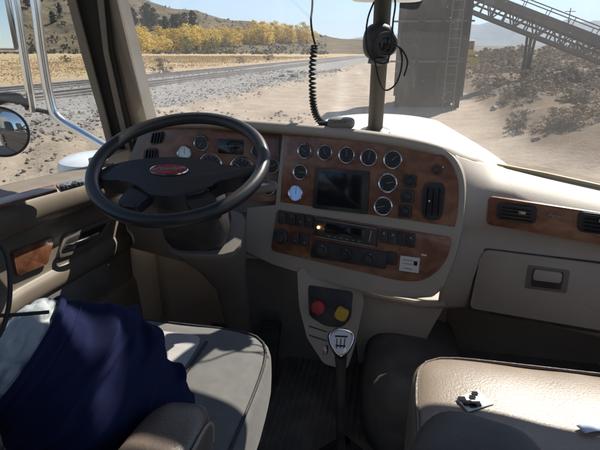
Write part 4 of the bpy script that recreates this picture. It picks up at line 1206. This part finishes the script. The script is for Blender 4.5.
for (u, v) in ((384, 236), (393, 237.5), (402, 239), (411, 240.5)): button(u, v, 3.9, 7.2, mark=-2.5 if u != 402 else None)
for (u, v) in ((391.5, 258.5),): button(u, v, 5, 6.5)
bm = BM(); slab(bm, [cp(u, v, .0016) for u, v in ((400.5, 255.5), (420, 258.2), (418.5, 273.2), (399, 270.5))], CPn, .0012); stk = fin(bm, 'sticker', 'paper', db, False)
for k, (a, b, w) in enumerate(((403, 413, .0022), (403, 412, .0022), (404, 412, .004))):
    bm = BM(); v0 = 259.5 + 3.6*k + (1.2 if k == 2 else 0); beam(bm, cp(a, v0, .0024), cp(b, v0+1.4, .0024), .0006, w, CPn); fin(bm, 'printed_line', 'ink', stk, False)
bm = BM(); box(bm, cp(415.5, 263.5, .0022), .011, .013, .0006, frame_of(CPn)); fin(bm, 'printed_mark', 'ink', stk, False)
bm = BM(); box(bm, cp(424, 255, .002), .016, .005, .001, frame_of(CPn)); fin(bm, 'small_label', 'paper', db, False)
# lower dash, kick panel, brake valve console
bm = BM(); slab(bm, [hy(u, v, 1.53) for u, v in [(118, 200), (284, 200), (284, 262), (246, 256), (180, 262), (120, 246)]], Vector((0, -1, 0)), .05, .01); fin(bm, 'knee_panel', 'beige_plastic', db)
bm = BM(); slab(bm, [hy(u, v, 1.56) for u, v in [(240, 250), (450, 285), (446, 330), (420, 395), (300, 395), (240, 360)]], Vector((0, -1, .1)), .06, .01); fin(bm, 'lower_panel', 'grey_plastic', db)
KPn = Vector((-.15, -.97, -.15)).normalized(); KPp = W(.08, 1.42, -.9)
bm = BM(); slab(bm, [hit(u, v, KPp, KPn) for u, v in rpoly([(355, 286), (446, 304), (432, 328), (418, 356), (402, 351), (384, 350), (368, 358), (359, 366), (355, 330)], 5)], KPn, .10, .010); fin(bm, 'kick_panel', 'beige_plastic', db)
bm = BM(); tube(bm, spline([hit(u, v, KPp+KPn*.01, KPn) for u, v in ((362, 292), (395, 299), (425, 304), (445, 303))], 6), .012, 10); fin(bm, 'kick_panel_rail', 'beige_plastic', db)
VPn = Vector((.0, -.94, .30)).normalized(); VPp = W(-.17, 1.36, -.79)
def vp(u, v, l=0.0): return hit(u, v, VPp+VPn*l, VPn)
bm = BM(); slab(bm, [vp(u, v) for u, v in rpoly([(297, 268), (360, 279), (364, 302), (355, 345), (347, 370), (324, 364), (307, 338), (299, 306)], 4)], VPn, .16, .012, 3); vc = fin(bm, 'brake_valve_console', 'beige_plastic', db)
bm = BM(); slab(bm, [vp(u, v, .004) for u, v in rpoly([(308, 285), (353, 292), (351, 318), (342, 328), (325, 326), (309, 316)], 4)], VPn, .012, .003); fin(bm, 'valve_plate', 'black_plastic', vc)
for (u, v, m, nl, nm) in ((320, 304.5, 'knob_red', 8, 'trailer_valve_knob'), (342.8, 310.8, 'knob_yellow', 4, 'parking_valve_knob')):
    c = vp(u, v, .004); uu, vv, nn = frame_of(VPn)
    bm = BM()
    tube(bm, [c, c+nn*.035], .008, 12)
    rr = .0225
    o_ = []
    for k in range(48):
        a = 2*PI*k/48
        q = rr*(1 + (.10*math.cos(nl*a) if nl == 4 else .03*math.cos(8*a)))
        o_.append(c + nn*.052 + uu*q*math.cos(a+.4) + vv*q*math.sin(a+.4))
    slab(bm, o_, nn, .018, .005, 3); fin(bm, nm, m, vc)
for k in range(2):
    bm = BM(); beam(bm, vp(309, 326+9*k, .001), vp(327, 332+9*k, .001), .003, .004, VPn); fin(bm, 'groove', 'black_plastic', vc)

# ------------------------------------------------------------------ steering wheel and column
Cw = W(-.5228, 1.0805, -.2688)
e_, a_ = 1.1585, .1323
Wn = Vector((math.sin(a_)*math.cos(e_), -math.cos(a_)*math.cos(e_), math.sin(e_)))
st = thing('steering_wheel', 'black four spoke steering wheel with red oval badge on its hub', 'steering wheel', Cw)
uu, vv, nn = frame_of(Wn)
bm = BM(); tube(bm, [Cw + uu*.215*math.cos(t) + vv*.215*math.sin(t) for t in [2*PI*k/72 for k in range(72)]], .0168, 16, True); fin(bm, 'rim', 'wheel_leather', st)
def wp(u, v, l=0.0): return hit(u, v, Cw + Wn*l, Wn)
hubp = spline([Vector((u, v, 0)) for u, v in [(99, 171), (112, 165), (130, 160.5), (155, 157.6), (180, 157), (207, 160), (230, 166), (250, 166.5), (260, 164), (258, 171), (244, 176.5), (226, 178.5), (211, 185), (199, 193), (172, 196), (150, 194), (138, 186), (124, 180.5), (108, 180), (100, 179)]], 3, True)
bm = BM(); slab(bm, [wp(p.x, p.y, -.004) for p in hubp], Wn, .045, .011, 4); fin(bm, 'hub', 'wheel_leather', st, True, 60)
for pl in ([(91, 173), (100, 170), (116, 166), (116, 178), (98, 181), (93, 182)], [(248, 167.5), (258, 165), (267, 159), (266, 170), (257, 172), (247, 175)],
           [(138, 181), (153, 193), (136, 207), (116, 206), (121, 196)], [(183, 194), (202, 186), (214, 196), (222, 209), (200, 216), (188, 205)]):
    bm = BM(); slab(bm, [wp(u, v, -.012) for u, v in rpoly(pl, 5)], Wn, .026, .009, 3); fin(bm, 'spoke', 'wheel_leather', st)
bc = wp(169, 170.2, -.0035)
bm = BM(); lathe(bm, bc, Wn, [(.046, 0), (.045, .003), (.042, .0045), (0, .0055)], 36, sv=.44); bd = fin(bm, 'badge', 'badge_red', st)
bm = BM(); lathe(bm, bc, Wn, [(.0455, .001), (.0475, .004), (.0500, .001)], 36, sv=.46); fin(bm, 'badge_ring', 'chrome', bd)
lettering('badge_lettering', 'Peterbilt', bc, Wn, .0185, 'dial_white', bd, .35, lift=.0056)
for pl in ([(196, 180), (214, 177), (218, 183), (206, 189)],):
    bm = BM(); slab(bm, [wp(u, v, -.006) for u, v in rpoly(pl, 2)], Wn, .012, .003); fin(bm, 'thumb_switch', 'black_gloss', st)

axd = -Wn
sc_ = thing('steering_column', 'black steering column with lever stalks running under the wheel', 'steering column', Cw + axd*.9)
def rring(c, ux, uy, w, h, r=.3, k=24):
    o = []
    for i in range(k):
        a = 2*PI*i/k
        cx, sy = math.cos(a), math.sin(a)
        L = (abs(cx)**4 + abs(sy)**4)**.25
        o.append(c + ux*(w/2*cx/L) + uy*(h/2*sy/L))
    return o
def loft(name, secs, m, parent, capends=True):
    bm = BM()
    rs = [[bm.verts.new(p) for p in rring(*s)] for s in secs]
    for a, b in zip(rs, rs[1:]):
        for i in range(len(a)): bm.faces.new((a[i], a[(i+1) % len(a)], b[(i+1) % len(b)], b[i]))
    if capends: bm.faces.new(list(reversed(rs[0]))); bm.faces.new(rs[-1])
    return fin(bm, name, m, parent, True, 50)
A = lambda t, dx=0, dy=0: Cw + axd*t + uu*dx + vv*dy
loft('shroud', [(A(.045), uu, vv, .09, .09), (A(.055), uu, vv, .13, .12), (A(.12, 0, .01), uu, vv, .17, .15), (A(.24, .0, .02), uu, vv, .19, .16), (A(.29, .0, .02), uu, vv, .16, .14)], 'black_plastic', sc_)
loft('column_cover', [(A(.275, .02, .03), uu, vv, .22, .19), (A(.285, .02, .03), uu, vv, .225, .195), (A(.31, .02, .035), uu, vv, .215, .185), (A(.42, .04, .05), uu, vv, .15, .14), (A(.55, .05, .06), uu, vv, .10, .10), (A(.85, .05, .06), uu, vv, .09, .09)], 'grey_plastic', sc_)
p0 = A(.09, .05, .03); p1 = hd(252, 190, 1.20); p2 = hd(277, 185.5, 1.22)
bm = BM(); tube(bm, spline([p0, p0.lerp(p1, .6) + Vector((0, 0, -.005)), p1], 6), .008, 10); lv = fin(bm, 'lever_stalk', 'black_plastic', sc_)
bm = BM(); tube(bm, [p1, p1.lerp(p2, .1), p1.lerp(p2, .9), p2], [.009, .013, .014, .008], 12); fin(bm, 'lever_grip', 'grey_plastic', lv)
q0 = A(.09, -.06, .03); q1 = hd(112, 164, 1.24)
bm = BM(); tube(bm, spline([q0, q0.lerp(q1, .5), q1], 5), [.007]*10 + [.006], 10); fin(bm, 'lever_stalk', 'chrome', sc_)
for k, (x, y, w, l) in enumerate(((-.40, 1.42, .08, .22), (-.60, 1.45, .09, .12))):
    o = thing('pedal', ('long black throttle pedal on the floor beside the column' , 'square black brake pedal under the steering column')[k], 'pedal', W(x, y, FLOOR), 'foot pedals')
    bm = BM(); c = W(x, y, FLOOR+.14); ax = (Vector((1, 0, 0)), Vector((0, .6, .8)), Vector((0, -.8, .6))); box(bm, c, w, l, .02, ax, .006); fin(bm, 'pad', 'black_rubber', o)
    bm = BM(); tube(bm, [c, W(x, y+.2, FLOOR+.03)], .014, 8); fin(bm, 'arm', 'steel_worn', o)
    for j in range(4):
        bm = BM(); box(bm, c + ax[1]*(l*(-.36+.24*j)) + ax[2]*.012, w*.8, .010, .006, ax); fin(bm, 'tread', 'black_rubber', o)
# engine hump
bm = BM(); pillow(bm, W(.13, 1.42, FLOOR+.10), .34, .62, .34, None, 8, 3.5); fin(bm, 'floor_tunnel', 'carpet', tc_)

# rubber mat between the seats
fm = thing('floor_mat', 'dusty ribbed rubber mat on the floor around the gear lever', 'mat', W(-.05, 1.2, FLOOR))
bm = BM(); box(bm, W(-.10, 1.20, FLOOR+.006), .52, .95, .012, None, .004); fin(bm, 'mat_sheet', 'mat_rubber', fm)
for k in range(22):
    bm = BM(); box(bm, W(-.345+.0235*k, 1.20, FLOOR+.0135), .010, .90, .005); fin(bm, 'rib', 'mat_rubber', fm)
# ------------------------------------------------------------------ gear lever
gk = W(-.085, .975, -.677)
GN = Vector((.08, -.74, .66)).normalized()
gl = thing('gear_lever', 'black gear lever with shield shaped silver knob and shift pattern plate', 'gear lever', W(-.07, 1.0, FLOOR))
def gp(u, v, l=0.0): return hit(u, v, gk+GN*l, GN)
shp = [(329.5, 331.5), (340.5, 327.5), (353, 331.5), (354.8, 340), (348, 353), (341, 358), (334, 352), (328, 340)]
shs = spline([Vector((u, v, 0)) for u, v in shp], 4, True)
bm = BM(); slab(bm, [gp(p.x, p.y) for p in shs], GN, .05, .012, 4); kb = fin(bm, 'knob', 'black_gloss', gl)
bm = BM()
cen = Vector((341.2, 341.5, 0))
def ringpx(k): return [gp((p-cen).x*k+cen.x, (p-cen).y*k+cen.y, .0015) for p in shs]
tube(bm, [p for p in ringpx(.86)], .0022, 8, True); fin(bm, 'knob_ring', 'chrome', kb)
bm = BM(); slab(bm, [p + GN*.0005 for p in ringpx(.78)], GN, .002); pl_ = fin(bm, 'shift_plate', 'paper', kb, False)
for (a, b, c_, d_) in ((335, 336, 347.5, 336.8), (335.5, 345.5, 345.5, 346.2)):
    bm = BM(); beam(bm, gp(a, b, .0028), gp(c_, d_, .0028), .004, .0006, GN); fin(bm, 'printed_bar', 'ink', pl_, False)
for k in range(3):
    bm = BM(); beam(bm, gp(337+4*k, 338.5, .0026), gp(336.6+3.6*k, 348.5, .0026), .0022, .0006, GN); fin(bm, 'shift_gate', 'ink', pl_, False)
bm = BM(); tube(bm, spline([gk - GN*.03, gk + Vector((0, .01, -.06)), W(-.08, .99, -.95), W(-.07, 1.02, FLOOR)], 6), [.016]*7 + [.013]*12, 12); fin(bm, 'shaft', 'black_plastic', gl)
bm = BM(); lathe(bm, W(-.07, 1.02, FLOOR), Vector((0, 0, 1)), [(.13, 0), (.12, .02), (.10, .03), (.10, .05), (.075, .06), (.078, .08), (.05, .095), (.052, .115), (.03, .13), (.018, .16)], 28); fin(bm, 'boot', 'black_rubber', gl)
bm = BM(); box(bm, hd(325.5, 350, 1.17), .012, .02, .02, None, .003); fin(bm, 'splitter_switch', 'steel_worn', gl)

# ------------------------------------------------------------------ seats
ds_ = thing('driver_seat', 'grey fabric driver seat with pale center insert and brown padded armrest', 'seat', W(-.5, .5, FLOOR))
bm = BM(); pillow(bm, W(-.5, .575, -.735), .54, .80, .175, None, 16, 6, .006, 7, fn=lambda q: Vector((q.x, q.y, q.z - (.10*max(0, q.y-.55) if q.z > 0 else 0)))); cu = fin(bm, 'cushion', 'seat_fabric', ds_, True, 80)
bm = BM(); pillow(bm, W(-.51, .55, -.70), .225, .72, .115, None, 14, 8, .003, 9); fin(bm, 'cushion_insert', 'seat_insert', cu, True, 80)
def piping(c, sx, sy, sz, pw, lev, parent, m, fn=None, r=.0032):
    k = (1-lev**pw)**(1/pw); pts = []
    for i in range(72):
        a = 2*PI*i/72; cx, sy_ = math.cos(a), math.sin(a)
        L = (abs(cx)**pw + abs(sy_)**pw)**(1/pw)
        q = Vector((cx/L*k, sy_/L*k, lev))
        if fn: q = fn(q)
        pts.append(c + Vector((q.x*sx/2, q.y*sy/2, q.z*sz/2)))
    bm = BM(); tube(bm, pts, r, 6, True); fin(bm, 'piping', m, parent)
piping(W(-.5, .575, -.735), .546, .806, .177, 6, .80, cu, 'seat_dark', lambda q: Vector((q.x, q.y, q.z - .10*max(0, q.y-.55))))
for x in (-.395, -.625):
    bm = BM(); tube(bm, spline([W(x, y, -.6465+.002*math.sin(y*20)) for y in (.2, .4, .6, .75, .87)], 5), .0035, 6); fin(bm, 'piping', 'seat_dark', cu)
bax = (Vector((1, 0, 0)), Vector((0, math.cos(R_(14)), math.sin(R_(14)))), Vector((0, -math.sin(R_(14)), math.cos(R_(14)))))
bm = BM(); pillow(bm, W(-.5, .04, -.25), .50, .15, .88, bax, 10, 5, .006, 7); fin(bm, 'backrest', 'seat_dark', ds_, True, 80)
bm = BM(); pillow(bm, W(-.238, .255, -.463), .092, .40, .10, None, 12, 4, .002, 20); ar = fin(bm, 'armrest', 'brown_leather', ds_, True, 80)
bm = BM(); tube(bm, spline([W(-.238+.043*s, y, z) for s, y, z in ((1, .1, -.425), (1, .3, -.424), (.97, .40, -.428), (.9, .435, -.45), (.85, .437, -.48))], 6), .0022, 6); fin(bm, 'seam', 'tan_leather', ar)
bm = BM(); box(bm, W(-.238, .1, -.60), .05, .08, .3, None, .01); fin(bm, 'armrest_bracket', 'black_plastic', ds_)
bm = BM(); box(bm, W(-.5, .55, -.90), .46, .66, .18, None, .03); fin(bm, 'suspension_cover', 'seat_dark', ds_)
bm = BM(); box(bm, W(-.5, .55, -1.095), .50, .60, .21, None, .02); fin(bm, 'base', 'black_plastic', ds_)
bk = hd(229, 445, .93)
bm = BM(); box(bm, bk, .035, .02, .055, None, .004); bo = fin(bm, 'belt_buckle', 'black_plastic', ds_)
bm = BM(); box(bm, bk + Vector((0, -.004, .026)), .022, .018, .008, None, .002); fin(bm, 'buckle_button', 'knob_red', bo)

ps = thing('passenger_seat', 'tan leather passenger seat in full sun with dark padded armrest', 'seat', W(.38, .5, FLOOR))
bm = BM(); pillow(bm, W(.37, .525, -.71), .60, .68, .25, None, 22, 8, .006, 8); cu = fin(bm, 'cushion', 'tan_leather', ps, True, 80)
piping(W(.37, .525, -.71), .606, .686, .252, 8, .86, cu, 'brown_leather')
bm = BM(); pillow(bm, W(.42, .0, -.25), .52, .15, .88, bax, 10, 5, .006, 7); fin(bm, 'backrest', 'tan_leather', ps, True, 80)
axr = (Vector((.97, -.22, 0)), Vector((.22, .97, .05)).normalized(), Vector((0, -.05, 1)))
bm = BM(); pillow(bm, W(.105, .325, -.505), 0.18, .44, .11, axr, 12, 3.6, .002, 15); ar2 = fin(bm, 'armrest', 'arm_dark', ps, True, 80)
bm = BM(); tube(bm, spline([W(.105, .325, -.505) + axr[0]*a + axr[1]*b + axr[2]*c for a, b, c in ((-.04, .200, .022), (-.01, .204, .025), (.025, .198, .030), (.055, .165, .036), (.066, .10, .039))], 6), .003, 6); fin(bm, 'seam', 'grey_plastic', ar2)
bm = BM(); box(bm, W(.385, .48, -.93), .46, .56, .14, None, .03); fin(bm, 'suspension_cover', 'seat_dark', ps)
bm = BM(); box(bm, W(.385, .48, -1.10), .50, .56, .20, None, .02); fin(bm, 'base', 'black_plastic', ps)

# ------------------------------------------------------------------ loose things
def garment(name, A0, B0, r_of, folds, m, seed, ns=110, nk=90, label='', cat='', flat=.85, t0=0.0):
    ax_ = (B0-A0); L = ax_.length; d = ax_.normalized()
    u, v, _ = frame_of(d)
    rows = []
    for i in range(ns+1):
        s = i/ns
        c = A0.lerp(B0, s) + Vector((0, 0, .018*math.sin(s*PI)))
        row = []
        for k in range(nk):
            a = 2*PI*k/nk
            ca, sa2 = math.cos(a), math.sin(a)
            wx = .10*noise.noise(Vector((s*2.5+seed, ca*1.1, sa2*1.1)))
            w = 0.0
            for (fq, sh, off, amp) in folds:
                n0 = noise.noise(Vector(((s+wx)*fq + off + .35*a*(1 if off > 5 else -1)*0.0, ca*.75 + off, sa2*.75)))
                mod = .25 + .75*max(0, min(1, .5 + 1.4*noise.noise(Vector((s*3.1 + off*2, ca*1.3, sa2*1.3 + 7)))))
                w += amp*mod*(max(0.0, 1-abs(n0)*2.6)**sh - .25)
            w += .004*noise.noise(Vector((s*9, ca*2.5, sa2*2.5+seed)))
            q = r_of(s)*(1+w*6*(.15+.85*sm(0, .22, s)))
            row.append(c + u*q*math.cos(a) + v*q*flat*math.sin(a))
        rows.append(row)
    bm = BM(); sheet(bm, rows, True)
    return tag(fin(bm, name, m, None, True, 80, sub=1, solid=.004), label, cat), rows
def rs(s): return .086 + .026*sm(0, .30, s) - .042*sm(.38, .70, s) - .045*sm(.70, 1.0, s)
SA, SB = hd(22, 356, .60), hd(196, 436, .73)
shirt, srows = garment('shirt', SA, SB, rs,
        [(5.0, 1.6, 1.7, .030), (9.0, 1.5, 6.3, .016), (16.0, 1.4, 3.1, .007)], 'navy_cloth', 3.1, label='crumpled navy blue shirt lying across the driver seat behind the armrest', cat='shirt', flat=.95)
bm = BM(); tube(bm, srows[0], .005, 8, True); fin(bm, 'hem_band', 'navy_cloth', shirt)
bm = BM(); tube(bm, [p*.5 + q*.5 for p, q in zip(srows[9], srows[9])], .0016, 5, True); fin(bm, 'hem_stitch', 'navy_cloth', shirt)
sa = (SB-SA).normalized(); su, sv, _ = frame_of(sa)
bm = BM(); pillow(bm, SA - sa*.004, .156, .148, .075, (su, sv, sa), 40, 2.3, .004, 30, fn=lambda q: q*(1 - .14*max(0, 1-3*abs(noise.noise(Vector((q.x*.8, q.y*2.2, q.z))+Vector((4, 1, 2)))))**1.2 - .05*max(0, 1-4*abs(noise.noise(q*3.1)))))
tag(fin(bm, 'cloth_bundle', 'pale_cloth', None, True, 80, sub=1), 'pale grey cloth bundle tucked into the open end of the navy shirt', 'cloth')
cd = thing('headset_cord', 'thin black cords looped across the pale cloth bundle', 'cord', hd(6, 330, .52))
for path, r in (([(-6, 240), (4, 250), (9, 268), (10, 290), (8, 310), (2, 330), (-8, 345)], .0026), ([(-8, 316), (12, 315), (32, 313.5), (49, 312)], .0022)):
    bm = BM(); tube(bm, spline([hd(u, v, .50 + .0003*u) for u, v in path], 6), r, 8); fin(bm, 'strand', 'black_rubber', cd)
# pole mount, dash camera, wires
po = thing('mounting_post', 'olive grey post rising from the dash in front of the windshield', 'post', hy(375, 131, 1.72))
pb0 = hy(375, 131, 1.72); pt0 = hy(383, 0, 1.50); ptt = pt0 + (pt0-pb0)*.95
bm = BM(); tube(bm, [pb0, pb0.lerp(ptt, .5), ptt], [.027, .0255, .0245], 20); fin(bm, 'shaft', 'olive_plastic' if 'olive_plastic' in M else 'grey_plastic', po)
bm = BM(); lathe(bm, pb0 + Vector((0, 0, -.004)), Vector((0, -.15, 1)), [(0, .0), (.055, .0), (.055, .006), (.040, .012), (.028, .02)], 28); fin(bm, 'base_flange', 'grey_plastic', po)
kc = hd(378.5, 42, 1.37)
dc = thing('dash_camera', 'round black dash camera clamped to the olive post', 'camera', kc)
cn = (CAM - kc + Vector((.35, 0, -.1))).normalized()
bm = BM(); pillow(bm, kc, .092, .104, .07, frame_of(cn), 8, 2.6); fin(bm, 'body', 'black_plastic', dc)
bm = BM(); lathe(bm, kc + cn*.028 + RT*.012 - UP*.004, cn, [(.034, 0), (.034, .016), (.028, .02), (.026, .014), (0, .012)], 28); ln = fin(bm, 'lens_barrel', 'black_plastic', dc)
bm = BM(); lathe(bm, kc + cn*.040 + RT*.012 - UP*.004, cn, [(.024, .0), (.015, .004), (0, .006)], 24); fin(bm, 'lens', 'black_gloss', ln)
bm = BM(); tube(bm, [kc - UP*.055 - RT*.03, kc - UP*.062, kc - UP*.055 + RT*.03], .008, 10); fin(bm, 'clamp', 'grey_plastic', dc)
for path, lb, r in (([(386, -20), (395, 0), (393, 22), (391, 45), (387, 62), (377, 62), (369, 54), (366, 38), (368, 18), (374, 2)], 'black wire looped tightly around the dash camera and post', .0028),
                    ([(392, 42), (402, 50), (407.5, 62), (404, 76)], 'short stray black wire end beside the dash camera', .0026),
                    ([(388, 48), (398, 46), (402, 58), (400, 74), (394, 86), (385, 90), (379, 80), (375, 62), (372, 50)], 'long black wire loop hanging below the dash camera', .0026)):
    bm = BM(); tube(bm, spline([hd(u, v, 1.31) for u, v in path], 8), r, 6); tag(fin(bm, 'wire', 'black_rubber', None), lb, 'wire', 'wires at the dash camera')
vs_ = hd(388, -4, 1.40)
bm = BM(); pillow(bm, vs_, .22, .05, .022, (RT, F, UP), 8, 5); tag(fin(bm, 'visor_mirror', 'white_paint', None), 'white edged interior mirror at the top of the olive post', 'mirror')
# coiled cord and radio microphone clip
cr = thing('coiled_cord', 'black coiled radio cord hanging down to the dash top', 'cord', hd(316, 120, 1.55))
bm = BM(); tube(bm, spline([hd(u, v, 1.50) for u, v in ((312, -60), (312.5, 0), (311, 20), (313, 36), (316, 47))], 6), .0034, 8); fin(bm, 'straight_lead', 'black_rubber', cr)
ctr = spline([hd(u, v, d) for u, v, d in ((314.5, 46, 1.50), (312.6, 65, 1.51), (312.5, 88, 1.52), (313.5, 105, 1.53), (317, 117, 1.54), (324, 124, 1.55), (332, 126, 1.56))], 10)
hel = []
turns = 30
for i in range(turns*10+1):
    s = i/(turns*10)*(len(ctr)-1); k = min(len(ctr)-2, int(s)); p = ctr[k].lerp(ctr[k+1], s-k)
    d = (ctr[k+1]-ctr[k]).normalized(); u = d.cross(Vector((0.3, 1, 0))).normalized(); v = d.cross(u)
    a = 2*PI*i/10
    hel.append(p + (u*math.cos(a) + v*math.sin(a))*.0095)
bm = BM(); tube(bm, hel, .0036, 6); fin(bm, 'coil', 'black_rubber', cr)
mp_ = hz(341, 123, -.214)
mc_ = thing('microphone', 'grey hand microphone lying on the dash beside the post', 'microphone', mp_)
bm = BM(); pillow(bm, mp_, .085, .06, .036, None, 10, 3.5); fin(bm, 'body', 'grey_plastic', mc_)
bm = BM(); tube(bm, [mp_ + Vector((-.04, 0, -.004)), mp_ + Vector((-.07, .0, -.006))], .009, 10); fin(bm, 'strain_relief', 'black_rubber', mc_)
for k in range(3):
    bm = BM(); box(bm, mp_ + Vector((-.015+.015*k, -.026, .008)), .006, .012, .004, None, .001); fin(bm, 'grille_slot', 'black_plastic', mc_)
# lanyard on the pillar, white patch with dark blocks and blue paper on the seat
bm = BM(); tube(bm, spline([hd(u, v, 1.62) for u, v in ((106, -40), (107.5, 0), (108.5, 15), (109.5, 24))], 5) , .003, 6)
ly = fin(bm, 'lanyard', 'black_rubber', None); tag(ly, 'thin black lanyard hanging beside the windshield pillar', 'lanyard')
bm = BM(); box(bm, hd(109.5, 26, 1.62), .012, .010, .018, None, .003); fin(bm, 'clip', 'black_plastic', ly)
def crumple(pts, z, amp, seed, nu=9):
    bm = BM(); rows = []
    for i in range(nu):
        row = []
        for j in range(nu):
            p = (pts[0].lerp(pts[1], i/(nu-1))).lerp(pts[3].lerp(pts[2], i/(nu-1)), j/(nu-1))
            row.append(p + Vector((0, 0, amp*(.5+noise.noise(p*38+Vector((seed, 0, 0)))))))
        rows.append(row)
    sheet(bm, rows); return bm
zc_ = -.5845
PQ = [hz(u, v, zc_) for u, v in ((456, 398), (478, 390), (494, 404), (468, 412))]
bm = crumple(PQ, zc_+.0015, .0004, 2)
pr_ = fin(bm, 'seat_patch', 'paper', None, True, 25, solid=.0006); tag(pr_, 'small white patch with dark blocks on the sunny passenger seat', 'tag')
for (a, b, w) in ((.15, .2, .010), (.2, .55, .013), (.45, .75, .012), (.55, .3, .008), (.3, .8, .009), (.75, .15, .008)):
    c = PQ[0].lerp(PQ[1], a).lerp(PQ[3].lerp(PQ[2], a), b) + Vector((0, 0, .0024))
    bm = BM(); box(bm, c, w*1.3, w, .0006, (RT, RT.cross(Vector((0, 0, -1))), Vector((0, 0, 1)))); fin(bm, 'dark_block', 'ink', pr_, False)
bm = crumple([hz(u, v, zc_+.002) for u, v in ((576, 426), (606, 416), (612, 430), (585, 434))], zc_, .003, 5)
tag(fin(bm, 'paper_sheet', 'paper_blue', None, True, 25, solid=.0006), 'pale blue sheet of paper at the far side of the passenger seat', 'paper')
